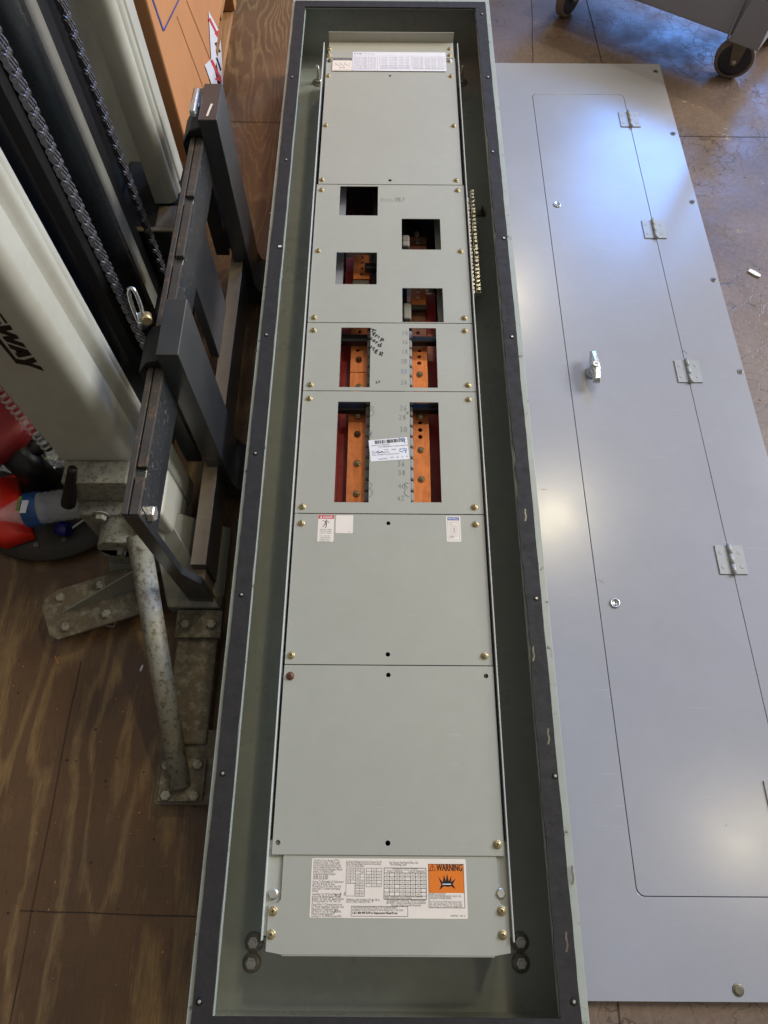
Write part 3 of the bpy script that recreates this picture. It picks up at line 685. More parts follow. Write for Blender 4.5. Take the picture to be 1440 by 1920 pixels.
# wide specification label at the head
def f(m, z):
    x0, x1, y0, y1 = -0.0878, 0.1495, 1.753, 1.829
    text(m, 'E\u00b7T\u00b7N', x0 + .004, y1 - .010, z, .008, 2, bold=.0005); text(m, 'Pow-R-Line', x0 + .028, y1 - .010, z, .006, 7)
    def block(xa, xb_, n, cols):
        for i in range(n):
            yy = y1 - .022 - i * (.050 / n)
            rect(m, xa, xb_, yy - .0022, yy - .0019, z, 7)
            for c in cols: text(m, random.choice(('Main Lugs', 'Voltage 480', 'Ground 600A', 'Type PRL', 'Amps 225')), xa + (xb_ - xa) * c[0], yy - .001, z, .0038, 7, width=(xb_ - xa) * c[1])
    block(x0 + .004, x0 + .062, 9, ((.02, .55), (.68, .28))); block(x0 + .070, x0 + .148, 8, ((.03, .2), (.3, .25), (.62, .14), (.82, .12))); block(x0 + .153, x1 - .004, 10, ((.02, .3), (.38, .16), (.58, .15), (.78, .18)))
    frame(m, x0 + .003, x0 + .064, y0 + .004, y1 - .016, z, .0005, 7); frame(m, x0 + .068, x0 + .150, y0 + .020, y1 - .016, z, .0005, 7); frame(m, x0 + .152, x1 - .003, y0 + .010, y1 - .016, z, .0005, 7)
    rect(m, x0 + .040, x0 + .0405, y0 + .004, y1 - .016, z + .00002, 7)
    text(m, 'Use only approved circuit breakers in this panelboard', x0 + .068, y0 + .013, z, .0034, 7, width=.080)
    text(m, 'Interior must be field installed per instructions', x0 + .068, y0 + .007, z, .0034, 7, width=.080)
stick('rating_label', -0.0878, 0.1495, 1.753, 1.829, ZD + 0.0018, PW, f, p1)
def f(m, z):
    x0, x1, y0, y1 = -0.138, -0.0885, 1.7525, 1.803
    rect(m, x0 + .001, x1 - .001, y1 - .009, y1 - .001, z, 2); text(m, 'WIRING DIAGRAM', (x0 + x1) / 2, y1 - .0075, z + .00005, .005, 6, width=.040, align='C')
    for i in range(13):
        xa = x0 + .006 + i * .003; h = (i % 4) * .003
        m.ribbon([(xa, y1 - .018 - h), (xa + .0015, y1 - .024 - h), (xa, y1 - .030)], .0006, z, 1)
    text(m, 'E\u00b7T\u00b7N', (x0 + x1) / 2, y0 + .010, z, .006, 2, bold=.0004, align='C'); text(m, 'See instructions for installation', x0 + .006, y0 + .003, z, .003, 1, width=.038)
stick('diagram_label', -0.138, -0.0885, 1.7525, 1.803, ZD + 0.0018, PL, f, p1)
# danger, blank and notice stickers
a = at(597, 966, ZD); b = at(625, 1016, ZD)
def f(m, z):
    x0, x1, y0, y1 = a.x, b.x, b.y, a.y; W_ = x1 - x0
    rect(m, x0 + .0005, x1 - .0005, y1 - .007, y1 - .0003, z, 4); text(m, '\u25b2 DANGER', (x0 + x1) / 2, y1 - .0058, z + .00005, .0055, 6, width=W_ * .78, align='C', bold=.0002)
    cx, cy = (x0 + x1) / 2, y1 - .016
    for ln, w_ in (([(-.0005, .0045), (.0005, -.001)], .0022), ([(0, .003), (-.005, .0055), (-.0065, .0045)], .0009), ([(0, .003), (.0045, .004), (.0055, 0)], .0009), ([(.0005, -.001), (-.003, -.003), (-.0055, -.007)], .0011), ([(.0005, -.001), (.0012, -.004), (-.001, -.0085)], .0011)):
        m.ribbon([(cx + u, cy + v) for u, v in ln], w_, z, 2)
    m.add([(cx + .0002 + .0012 * math.cos(t), cy + .0062 + .0012 * math.sin(t), z) for t in [k * .785 for k in range(8)]], [tuple(range(8))], 2)
    m.ribbon([(cx - .004, cy - .002), (cx - .001, cy + .001), (cx - .0025, cy + .001), (cx + .003, cy + .005)], .0005, z + .0001, 4)
    for i, s_ in enumerate(('Hazardous voltage', 'Will cause severe', 'injury or death.')): text(m, s_, x0 + .004, y1 - .0285 - i * .0034, z, .0034, 2, width=W_ * .72)
    for i, s_ in enumerate(('Turn off power', 'supplying this', 'equipment before', 'working inside.')): text(m, s_, x0 + .004, y1 - .0405 - i * .0032, z, .003, 1, width=W_ * .66)
stick('danger_sticker', a.x, b.x, b.y, a.y, ZD, PL, f, p5)
c1 = at(630, 966, ZD); d1 = at(661.5, 1000, ZD)
stick('blank_sticker', c1.x, d1.x, d1.y, c1.y, ZD, PL, lambda m, z: text(m, 'MDB', d1.x - .009, d1.y + .002, z, .002, 7), p5)
a2 = at(836, 968, ZD); b2 = at(865, 1016, ZD)
def f(m, z):
    x0, x1, y0, y1 = a2.x, b2.x, b2.y, a2.y; W_ = x1 - x0
    rect(m, x0 + .0025, x1 - .0025, y1 - .0075, y1 - .0015, z, 5); text(m, 'NOTICE', (x0 + x1) / 2, y1 - .0064, z + .00005, .0056, 6, width=W_ * .66, align='C', bold=.0003)
    frame(m, x0 + .0025, x1 - .0025, y0 + .003, y1 - .0078, z, .00035, 5)
    for i, s_ in enumerate(('Caution to avoid', 'damage', 'Refer to product', 'manual for correct', 'torque and wire', 'range. Check all', 'wiring before', 'applying power.', 'Replace')): text(m, s_, x0 + .0045, y1 - .0125 - i * .0037, z, .003, 7, width=W_ * (.6 if i not in (1, 8) else .3))
    m.ribbon([(x0 + .013, y1 - .022), (x0 + .0145, y1 - .026), (x0 + .0125, y1 - .031)], .0006, z + .0001, 2); m.ribbon([(x0 + .006, y0 + .0085), (x0 + .010, y0 + .0105), (x0 + .013, y0 + .008)], .0006, z + .0001, 2)
stick('notice_sticker', a2.x, b2.x, b2.y, a2.y, ZD, PL, f, p5)
# bottom instruction label
x0, y1 = q(585, 1609); x1, _ = q(873, 1610); _, y0 = q(720, 1722)
LBL = (x0, x1, y0, y1)
def f(m, z):
    x0, x1, y0, y1 = LBL; W_, H_ = x1 - x0, y1 - y0
    X = lambda u: x0 + W_ * u; Y = lambda v: y1 - H_ * v        # u,v 0..1 from the top left of the label
    L1 = ['The Short Circuit Rating Of This', 'Panelboard Is Equal To The Lowest', 'Current Interrupting Rating Of Any', 'Device Installed Except As Noted In', 'The Series Rating Information Manual', 'Attached. The Maximum RMS', 'Symmetrical Ampere Rating Is', '200,000 Amps @ 240V', '200,000 Amps @ 480V', '',
          'Devices To Be Installed Or Replacement', 'Units Must Be From The Same', 'Manufacturer, Of The Same Type, And', 'Have Equal Or Greater Interrupting', 'Rating.', '', 'Automatic Trip Of Circuit Breaker Is', 'Indicated By Handle Position Midway', 'Between "On" And "Off". Restore Service', 'By Moving Handle To "Off" Then "On".', '',
          'Please Refer To "General Instructions', 'For Proper Installation, Operation, And', 'Maintenance Of Panelboards Rated', '600 Volts Or Less" By Visiting NEMAs', 'Website At www.nema.org And', 'Searching For The NEMA Document PB1.1']
    v = 0.055
    for s_ in L1:
        if s_: text(m, s_, X(.012), Y(v), z, .0042, 1, width=W_ * .0052 * len(s_)); v += .0385
        else: v += .016
    for i, s_ in enumerate(('See Device Markings For Device Torques. For All', 'Other Terminals Except Neutral And Ground Bars,', 'Use The Two Charts Below')): text(m, s_, X(.222), Y(.075 + i * .036), z, .0042, 1, width=W_ * .0049 * len(s_))
    for i, s_ in enumerate(('For Ground And Neutral Bars, Use', 'The Following Chart')): text(m, s_, X(.505), Y(.085 + i * .036), z, .0046, 1, width=W_ * .0058 * len(s_))
    nums = ['14', '#8', '250', '45', '35', '10-14', '3/0', '120']
    grid(m, X(.225), X(.345), Y(.42), Y(.165), z, 4, 5, .0005, 1, nums); grid(m, X(.285), X(.345), Y(.64), Y(.42), z, 2, 5, .0005, 1, nums); frame(m, X(.225), X(.285), Y(.64), Y(.42), z, .0005, 1)
    grid(m, X(.355), X(.455), Y(.48), Y(.165), z, 3, 6, .0005, 1, nums)
    frame(m, X(.468), X(.742), Y(.69), Y(.155), z, .0008, 1); text(m, 'Conductor Wire Torques', X(.605), Y(.185), z, .0034, 1, align='C')
    text(m, 'SMALL OPENING', X(.54), Y(.235), z, .003, 1, align='C'); text(m, 'LARGE OPENING', X(.68), Y(.235), z, .003, 1, align='C')
    rect(m, X(.468), X(.742), Y(.202), Y(.198), z, 1); grid(m, X(.470), X(.740), Y(.63), Y(.245), z, 8, 6, .0007, 1, nums)
    text(m, 'When Connecting #12 Cu Conductors For Grounding', X(.475), Y(.655), z, .0032, 1, width=W_ * .24); text(m, 'Under 25 Lb In. Use 75 Lb In. Torque', X(.475), Y(.68), z, .0032, 1, width=W_ * .17)
    text(m, 'TERMINALS ARE SUITABLE FOR CU OR AL', X(.228), Y(.715), z, .0038, 2, width=W_ * .215); text(m, 'USE 75\u00b0C MIN. CONDUCTORS.', X(.228), Y(.752), z, .0038, 2, width=W_ * .155)
    for i, s_ in enumerate(('Use Equipment Grounding Terminal Assembly', '(#1381SK) Unless Grounding Is Accomplished', 'Through Metal Conduit Raceway')): text(m, s_, X(.61), Y(.72 + i * .04), z, .0042, 2, width=W_ * (.25 if i < 2 else .19), align='C')
    frame(m, X(.262), X(.622), Y(.97), Y(.80), z, .0006, 1)
    for i, s_ in enumerate(('Series Rating Information Manual To Be Consulted Before', 'Installation Of Any Panelboard If Series Ratings Are To Be Used')): text(m, s_, X(.27), Y(.84 + i * .04), z, .0042, 1, width=W_ * (.28 if i == 0 else .32))
    text(m, 'Call 1-800-498-2678 For Replacement Manual If Lost', X(.27), Y(.93), z, .0042, 2, width=W_ * .285, bold=.0003)
    # warning block
    rect(m, X(.755), X(.985), Y(.575), Y(.085), z, 3); frame(m, X(.755), X(.985), Y(.825), Y(.085), z + .00004, .0007, 1)
    text(m, 'WARNING', X(.808), Y(.205), z + .00006, .0125, 2, width=W_ * .165, bold=.0006)
    t0 = (X(.783), Y(.20)); tr = [(t0[0] - .0045, t0[1]), (t0[0] + .0045, t0[1]), (t0[0], t0[1] + .0085), (t0[0] - .0045, t0[1])]
    m.ribbon(tr, .0009, z + .00006, 2); m.ribbon([(t0[0], t0[1] + .006), (t0[0], t0[1] + .0028)], .001, z + .00008, 2); m.ribbon([(t0[0], t0[1] + .002), (t0[0], t0[1] + .0011)], .001, z + .00008, 2)
    cx, cy = X(.872), Y(.42)
    rays = [(-.012, .009), (-.0055, .0015), (-.0035, .011), (-.001, .003), (.001, .013), (.003, .003), (.007, .010), (.0062, .0022), (.013, .0065), (.0085, -.0005), (.012, -.0065), (.006, -.003), (.002, -.004), (-.004, -.003), (-.0105, -.008), (-.0075, -.001)]
    m.prism([(cx + u, cy + v_) for u, v_ in rays], z + .00004, z + .00012, mi=2)
    m.ribbon([(cx - .006, cy - .0006), (cx + .006, cy - .0006)], .0012, z + .00016, 6)
    text(m, 'EXPLOSION', X(.762), Y(.612), z, .0042, 2)
    for i, s_ in enumerate(('CAN CAUSE SEVERE INJURY, DEATH OR', 'DAMAGE TO PANELBOARD.')): text(m, s_, X(.762), Y(.645 + i * .034), z, .0034, 2, width=W_ * (.20 if i == 0 else .14))
    for i, s_ in enumerate(('Do Only Units Are With Rated Current Only.', 'Use 120V Rated Breakers In The "Wiring" Place', 'The "Wiring" To The Neutral Voltage 500A')): text(m, s_, X(.762), Y(.735 + i * .036), z, .0034, 1, width=W_ * .205)
    text(m, '36PP00451   REV. D', X(.89), Y(.965), z, .0032, 1, width=W_ * .095)
    for ln in ([(.16, .60), (.165, .64)], [(.195, .58), (.185, .66)], [(.222, .57), (.215, .63)], [(.40, .69), (.394, .74)], [(.165, .86), (.158, .92)]): m.ribbon([(X(u), Y(v_)) for u, v_ in ln], .0008, z + .0001, 2)
stick('instruction_label', *LBL[:2], LBL[2], LBL[3], ZD, PL, f, p7)
# tilted bar-code sticker
c4 = [at(px, py, ZD) for px, py in ((695, 866), (768, 861), (763, 820), (691, 826))]
def bl(u, v_):  # bilinear on the sticker
    A = c4[3].lerp(c4[2], u); B = c4[0].lerp(c4[1], u); return A.lerp(B, v_)
m = MB(); m.prism([(p.x, p.y) for p in c4], ZD + .0001, ZD + .0006)
z = ZD + .0008; rotb = math.atan2((c4[1] - c4[0]).y, (c4[1] - c4[0]).x)
u = .16
while u < .93:
    w_ = random.choice((.006, .010, .016, .022)); a = bl(u, .04); b = bl(min(u + w_, .95), .04); c = bl(min(u + w_, .95), .2); d = bl(u, .2)
    m.add([(p.x, p.y, z) for p in (a, d, c, b)], [(0, 1, 2, 3)], 2); u += w_ + random.choice((.006, .012, .018))
for (uu, vv, s_, wd) in ((.06, .29, 'Order #: 1110BMT002', .45), (.24, .38, '1YCC DEADFRONT CLASS AM HEAVY B', .72), (.06, .55, 'Line', .06), (.38, .53, '12.67', .10), (.56, .53, 'Weight', .12), (.82, .53, '13.67', .10), (.06, .63, 'Item: 2974-360-240', .42), (.06, .73, 'Desc: 1732200118 Deadfront Cover', .66), (.2, .93, 'Aug 09, 2022', .22), (.52, .90, 'QTY', .09), (.68, .90, 'EA', .05), (.80, .90, '27', .05), (.92, .90, '75', .05)):
    p = bl(uu, vv); text(m, s_, p.x, p.y, z, .0034, 1, width=.075 * wd, rot=rotb)
for ln in ([(.16, .60), (.24, .52), (.22, .62), (.34, .56)],): m.ribbon([(bl(u_, v_).x, bl(u_, v_).y) for u_, v_ in ln], .0014, z + .0001, 2)
for ln in ([(.80, .0), (.84, .12), (.87, .02)], [(.9, .02), (.95, .10), (.90, .14), (.94, .26)], [(.76, .52), (.82, .5), (.76, .62), (.86, .66)], [(.90, .5), (.86, .60), (.95, .60)], [(.95, .5), (.92, .72)]): m.ribbon([(bl(u_, v_).x, bl(u_, v_).y) for u_, v_ in ln], .0012, z + .0002, 8)
build('barcode_sticker', m, PW, p4)

# ================================================================== COVER (trim with door)
ZC = 0.012
cover = empty('panel_cover', (0.54, 0.9, 0), 'flat grey metal cover with hinged door lying on the floor right of the panelboard', 'panel cover')
DX0, DX1, DY0, DY1 = 0.4075, 0.672, -0.074, 1.905
def warp(x, y):   # the sheet is very slightly out of square
    return x + (max(0, (1.75 - y)) * 0.0125 if x > .6 else 0.0)
oc = [(0.284, -0.213), (0.6 + .2 - .0 + .012, -0.213), (0.7945, 1.40), (0.7875, 2.043), (0.284, 2.043)]
door = [(x + (max(0.0, 1.9 - y) * 0.0088 if x > .6 else 0) + (-0.008 if x > .6 else 0), y) for x, y in rrect(DX0, DX1, DY0, DY1, 0.013, 5)]
cxm, cym = 0.54, 0.9
din = [(x + (.0011 if x < cxm else -.0011), y + (.0011 if y < cym else -.0011)) for x, y in door]
mb = MB(); mb.prism(oc, ZC - 0.002, ZC, [door]); 
for a, b in ((oc[0], oc[1]), (oc[1], oc[2]), (oc[2], oc[3]), (oc[3], oc[4])):
    d = Vector((b[0] - a[0], b[1] - a[1], 0)); nrm = Vector((-d.y, d.x, 0)).normalized() * .0018
    A, B = Vector((a[0], a[1], 0)), Vector((b[0], b[1], 0))
    mb.hexa([A + Vector((0, 0, .0005)), B + Vector((0, 0, .0005)), B + nrm + Vector((0, 0, .0005)), A + nrm + Vector((0, 0, .0005)), A + Vector((0, 0, ZC - .0022)), B + Vector((0, 0, ZC - .0022)), B + nrm + Vector((0, 0, ZC - .0022)), A + nrm + Vector((0, 0, ZC - .0022))])
cf = build('cover_frame', mb, 'cover', cover, bevel=0.0006)
mb = MB(); mb.prism(din, ZC - 0.0018, ZC + 0.0002)
dr = build('door', mb, 'cover', cover, bevel=0.0007)
mb = MB(); mb.box(DX0 - .01, DX1 + .02, DY0 - .01, DY1 + .01, ZC - .008, ZC - .0045); build('door_gap_dark', mb, 'black', cover)  # black sheet under the door, painted shade for the gap around it
def hinge(px, py):
    p = at(px, py, ZC); h = 0.030; wv = 0.027
    m = MB()
    for s_ in (-1, 1):
        xa, xb_ = (p.x - wv, p.x - .003) if s_ < 0 else (p.x + .003, p.x + wv)
        m.box(xa, xb_, p.y - h, p.y + h, ZC + .0004, ZC + .0026)
        for k in (-1, 1):
            m.lathe([(.0042, 0), (.0036, .0006), (.0012, .0003)], ((xa + xb_) / 2 + s_ * .003, p.y + k * h * .5, ZC + .0026), n=12)
    o = build('hinge', m, 'zincpaint', cover, bevel=.0004)
    for k in range(3):
        m = MB(); y0 = p.y - h * 1.06 + k * h * .71; m.cyl((p.x, y0, ZC + .0042), (p.x, y0 + h * .70, ZC + .0042), .0042, 12); build('knuckle', m, 'zincpaint', o)
M['zincpaint'] = painted('hinge_enamel', (158, 160, 160), 0.34)
for px, py in ((1180, 225), (1226, 431), (1290, 697), (1370, 1050), (1468, 1500)): hinge(px, py)
def lock(px, py):
    p = at(px, py, ZC); m = MB(); m.lathe([(.0098, 0), (.0098, .002), (.0085, .0034), (.0070, .0034), (.0068, .0024), (.0001, .0026)], (p.x, p.y, ZC), n=26)
    m.box(p.x - .0008, p.x + .0008, p.y - .0045, p.y + .0045, ZC + .0024, ZC + .0029, 1); build('cam_lock', m, ['silver', 'black'], cover)
lock(1045, 384); lock(1153, 1131)
for px, py, L, a_ in ((1020, 918, .006, .1), (1285, 660, .006, -.9), (1127, 1090, .006, -.6), (1362, 1548, .002, .5), (1236, 1170, .010, .9), (1120, 470, .016, .7), (1225, 500, .012, -.6)):
    p = at(px, py, ZC + .0004); m = MB(); c_, s_ = math.cos(a_) * L, math.sin(a_) * L
    m.ribbon([(p.x - c_, p.y - s_), (p.x, p.y + .0006), (p.x + c_, p.y + s_)], .0011 if L < .008 else .0006, ZC + .0005); build('scuff', m, 'dullzinc' if L < .008 else 'boxedge', cover)
# handle: boss plus a bevelled T-lever with a key cylinder
p = at(1110, 700, ZC); hx, hy = p.x, p.y
m = MB(); m.lathe([(.0150, 0), (.0150, .003), (.0120, .009), (.0095, .020)], (hx, hy, ZC), n=24)
hd = build('handle', m, 'silver', cover)
m = MB(); zt = ZC + .018
def ring(sx, sy, z): return [(hx - sx * .55, hy - sy, z), (hx + sx * .55, hy - sy, z), (hx + sx, hy, z), (hx + sx * .5, hy + sy, z), (hx - sx * .5, hy + sy, z), (hx - sx, hy, z)]
v = ring(.0115, .040, zt) + ring(.0125, .042, zt + .006) + ring(.0085, .036, zt + .014)
m.add(v, [(5, 4, 3, 2, 1, 0)] + [(a, (a + 1) % 6, (a + 1) % 6 + 6, a + 6) for a in range(6)] + [(a + 6, (a + 1) % 6 + 6, (a + 1) % 6 + 12, a + 12) for a in range(6)])
m.add([v[12 + k] for k in range(6)] + [(hx, hy, zt + .0165)], [(0, 1, 6), (1, 2, 6), (2, 3, 6), (3, 4, 6), (4, 5, 6), (5, 0, 6)])
lev = build('lever', m, 'silver', hd, bevel=.001)
m = MB(); m.lathe([(.0085, 0), (.0085, .0022), (.0074, .003)], (hx, hy, zt + .0150), n=22); m.box(hx - .003, hx + .003, hy - .0009, hy + .0009, zt + .0180, zt + .0184, 1); build('key_cylinder', m, ['zinc', 'black'], hd)
for px, py in ((1229, 134), (1262, 251), (1298, 379), (1338, 525), (1388, 697)):
    p = at(px, py, ZC); m = MB(); m.lathe([(.0072, 0), (.0070, .0008), (.0052, .0007)], (p.x, p.y, ZC), n=18, mi=0); m.lathe([(.0046, .0007), (.0040, .0012)], (p.x, p.y, ZC), n=12, mi=1); build('cover_screw', m, ['dullzinc', 'hub'], cover)
p = at(1384, 1856, ZC); m = MB(); m.lathe([(.0088, 0), (.0086, .0010), (.0068, .0010)], (p.x, p.y, ZC), n=22, mi=1); m.lathe([(.0062, .001), (.0058, .002), (.0045, .0016)], (p.x, p.y, ZC), n=18, mi=0); build('cover_screw', m, ['bracket', 'dullzinc'], cover)

# ================================================================== STACKER
st = empty('pallet_stacker', (-0.45, 0.95, 0), 'manual lift stacker with cream mast columns, lifting chains and black forks beside the open panel', 'lift truck')
def column(yn, flip, xl):
    # profile in plan, rounded corners, rib and groove on the +X face
    W_ = 0.126; xr = -0.430; pts = []
    def arc(cx, cy, r, a0, a1, n=6):
        for i in range(n + 1):
            a = R(a0 + (a1 - a0) * i / n); pts.append((cx + r * math.cos(a), cy + r * math.sin(a)))
    pts.append((xl, 0)); arc(xr - .030, .026, .026, -90, -10); arc(xr - .010, .052, .006, 40, 60, 1)
    pts += [(xr - .012, .060), (xr - .013, .066)]; arc(xr - .014, .086, .014, -60, 60, 5); arc(xr - .022, .106, .018, -10, 90, 5); pts.append((xl, .124))
    if flip: pts = [(x, W_ - .002 - y) for x, y in reversed(pts)]
    pts = [(x, y + yn) for x, y in pts]
    m = MB(); m.prism(pts, 0.245 if flip else 0.035, 2.35, smooth=False)
    o = build('mast_column', m, 'cream', st); return o
colA = column(0.593, False, -0.553); colB = column(1.195, True, -0.478)
for c_ in (colA, colB):
    for p_ in c_.data.polygons: p_.use_smooth = abs(p_.normal.z) < .5
    md = c_.modifiers.new('e', 'EDGE_SPLIT'); md.split_angle = R(42)
# lettering on the near column
Yc = 0.593 - 0.0004
def mark(polys):
    m = MB()
    for pl in polys:
        pts = [aty(a / 9.6, 540 + b / 9.6, Yc) for a, b in pl]
        ll = [Vector((p.x, p.z, 0)) for p in pts]
        for t in tessellate_polygon([ll]):
            A, B, C_ = [ll[i] for i in t]; t2 = t if (B - A).cross(C_ - A).z > 0 else (t[0], t[2], t[1])
            m.add([(ll[i].x, Yc, ll[i].y) for i in t2], [(0, 1, 2)])
    build('lettering', m, 'inkb', colA)
mark([[(0, 440), (140, 632), (98, 640), (0, 500)], [(0, 590), (30, 648), (0, 660)], [(-60, 690), (178, 666), (232, 752), (108, 775), (300, 845), (352, 912), (232, 930), (412, 990), (482, 1082), (120, 968), (95, 950), (35, 876), (155, 862), (-60, 790)],
      [(130, 1000), (500, 1115), (575, 1210), (330, 1256), (262, 1172), (300, 1160), (270, 1122), (190, 1092)],
      [(605, 1245), (668, 1330), (575, 1360), (735, 1412), (795, 1498), (520, 1400), (290, 1358), (-40, 960), (-40, 860), (290, 1272), (430, 1298)]])
mark_h = MB(); pts = [aty(a / 9.6, 540 + b / 9.6, Yc - .0003) for a, b in ((312, 1128), (408, 1150), (335, 1162))]; mark_h.add([tuple(p) for p in pts], [(0, 1, 2), (2, 1, 0)]); build('lettering', mark_h, 'cream', colA)
# inner rails, ram, back panel
m = MB(); m.box(-0.512, -0.490, 0.868, 0.892, 0.10, 2.3); build('inner_mast_rail', m, 'mastblack', st, bevel=.002)
m = MB(); m.box(-0.515, -0.500, 1.082, 1.115, 0.10, 2.3); build('inner_mast_rail', m, 'mastblack', st, bevel=.002)
m = MB(); m.box(-0.515, -0.4995, 1.030, 1.0805, 0.10, 2.3); build('inner_mast_rail', m, 'band', st)
m = MB(); m.box(-0.560, -0.556, 0.880, 1.03, 0.10, 2.3); build('back_panel', m, 'mastblack', st)
m = MB(); m.box(-0.560, -0.556, 1.032, 1.455, 0.10, 2.3); build('back_panel', m, 'meshgrey', st)
m = MB(); m.box(-0.555, -0.440, 1.117, 1.33, 0.02, 0.240); build('base_housing', m, 'mastblack', st, bevel=.004)
m = MB(); pr = [(0, -.385), (0, -.50)]; m.box(-0.405, -0.378, 0.503, 0.594, 0.03, 0.205); m.box(-0.405, -0.380, 0.6, 0.652, 0.03, 0.205); build('mast_foot_cover', m, 'cream', st, bevel=.008, seg=4)
m = MB(); m.cyl((-0.485, 0.930, 0.10), (-0.485, 0.930, 2.3), 0.036, 36); build('lift_ram', m, 'ram', st)
def chain(y, x=-0.456):
    # leaf chain: interlaced plates with pins
    m = MB(); m2 = MB(); z = 0.20; k = 0
    while z < 1.55:
        for j, yy in enumerate((-.0080, -.0048, -.0016, .0016, .0048, .0080)):
            off = 0.0085 if j % 2 else 0.0
            zc = z + off
            prof = [(x + .0050 * c, zc + .0125 * s_) for c, s_ in ((0.0, -1.0), (.75, -.72), (1, -.4), (.72, 0), (1, .4), (.75, .72), (0, 1), (-.75, .72), (-1, .4), (-.72, 0), (-1, -.4), (-.75, -.72))]
            vs = [(a, y + yy - .0014, b) for a, b in prof] + [(a, y + yy + .0014, b) for a, b in prof]; n = 12
            fs_ = [tuple(range(n)), tuple(reversed([i + n for i in range(n)]))] + [(i, i + n, (i + 1) % n + n, (i + 1) % n) for i in range(n)]
            m.add(vs, fs_, 0)
        m2.cyl((x, y - .0115, z + .004), (x, y + .0115, z + .004), .0034, 10)
        z += 0.0252; k += 1
    c_ = build('lift_chain', m, 'chain', st); build('chain_pins', m2, 'chain', c_)
chain(0.850); chain(1.058)
# cross member between the columns, base
m = MB(); m.box(-0.553, -0.432, 1.117, 1.129, 0.2405, 0.246); m.box(-0.470, -0.432, 1.13, 1.19, 0.2405, 0.2445); build('cross_member', m, 'browndirt', st, bevel=.003)
m = MB(); m.box(-0.66, -0.44, 0.74, 1.110, 0.02, 0.095); build('cross_member', m, 'mastblack', st)
m = MB()
m.box(-0.548, -0.437, 0.548, 0.592, 0.06, 0.232)                 # shelf bracket below the column
m.box(-0.540, -0.420, 0.520, 0.548, 0.045, 0.165)
build('base_bracket', m, 'creamworn', st, bevel=.003)
m = MB(); p = aty(205, 925, .53); m.cyl((-0.475, 0.470, 0.125), (-0.475, 0.548, 0.125), 0.034, 28); m.box(-0.509, -0.441, 0.470, 0.548, 0.04, 0.125); build('axle_boss', m, 'creamworn', st, bevel=.002)
def boltp(px, py, y, r=.010, par=st):
    p = aty(px, py, y); m = MB(); m.hexbolt((p.x, y, p.z), (0, -1, 0), r=r, h=.010, washer=r * 1.5); build('hex_bolt', m, 'creamworn', par)
boltp(190, 965, .519); boltp(213, 1005, .49, .008); boltp(229, 1030, .47, .008); boltp(301, 1030, .46, .007)
# sloping base gusset toward the leg and the base flange
m = MB(); m.hexa([(-0.52, 0.46, 0.035), (-0.36, 0.46, 0.035), (-0.36, 0.56, 0.035), (-0.52, 0.56, 0.035), (-0.50, 0.49, 0.10), (-0.40, 0.49, 0.10), (-0.40, 0.56, 0.10), (-0.50, 0.56, 0.10)]); build('base_flange', m, 'greysmooth', st, bevel=.003)
m = MB(); m.hexa([(-0.395, 0.388, 0.02), (-0.300, 0.388, 0.02), (-0.300, 0.56, 0.02), (-0.395, 0.56, 0.02), (-0.395, 0.388, 0.05), (-0.300, 0.388, 0.05), (-0.395, 0.54, 0.15), (-0.41, 0.50, 0.15)]); build('base_gusset', m, 'greysmooth', st, bevel=.002)
# leg along the floor, toe plates
m = MB(); m.box(-0.374, -0.300, 0.15, 0.42, 0.004, 0.036); leg = build('outrigger_leg', m, 'dirty', st, bevel=.004)
m = MB(); m.prism(rrect(-0.377, -0.284, 0.056, 0.175, .006), 0.002, 0.030); build('toe_plate', m, 'dirty', st, bevel=.002)
m = MB(); m.prism(rrect(-0.376, -0.294, 0.333, 0.384, .003), 0.036, 0.046); build('joint_plate', m, 'dirty', st, bevel=.0015)
for x, y, z in ((-0.356, 0.069, .038), (-0.309, 0.069, .038), (-0.309, 0.118, .038), (-0.360, 0.116, .038), (-0.358, 0.357, .046), (-0.311, 0.357, .046)):
    m = MB(); m.hexbolt((x, y, z), r=.0085, h=.007); build('hex_bolt', m, 'creamworn', st)
m = MB(); m.prism(rrect(-0.370, -0.296, 0.061, 0.128, .003), 0.030, 0.038); build('brace_foot', m, 'dirty', st, bevel=.0015)
# tubular brace
m = MB(); m.cyl((-0.334, 0.083, 0.036), (-0.425, 0.478, 0.168), 0.0168, 28, r1=.0200); build('tube_brace', m, 'creamworn', st)
# stabiliser foot on the left
ft = [q(78, 1140, .045), q(84, 1122, .045), q(109, 1105, .045), q(250, 1062, .045), q(300, 1140, .045), q(255, 1153, .045), q(108, 1199, .045), q(92, 1190, .045)]
m = MB(); m.prism(ft, 0.038, 0.045); build('stabiliser_foot', m, 'dirty', st, bevel=.001)
A_, B_ = at(118, 1149, .045), at(292, 1094, .045)
m = MB(); m.add([(A_.x, A_.y, .045), (B_.x, B_.y, .045), (B_.x + .004, B_.y, .135), (A_.x, A_.y + .004, .045), (B_.x, B_.y + .004, .045), (B_.x + .004, B_.y + .004, .135)], [(0, 1, 2), (5, 4, 3), (0, 2, 5, 3), (1, 4, 5, 2), (0, 3, 4, 1)]); build('stabiliser_gusset', m, 'greysmooth', st)
for px, py in ((113, 1120), (188, 1097), (199, 1151), (123, 1175)):
    p = at(px, py, .049); m = MB(); m.hexbolt((p.x, p.y, .045), r=.0085, h=.007); build('hex_bolt', m, 'creamworn', st)
p = at(200, 1178, .0); m = MB(); m.tube([(p.x - .03, p.y + .01, .012), (p.x + .018, p.y, .012), (p.x + .028, p.y + .04, .012), (p.x + .03, p.y + .06, .03)], .005, 8); build('stabiliser_spring', m, 'bracket', st)
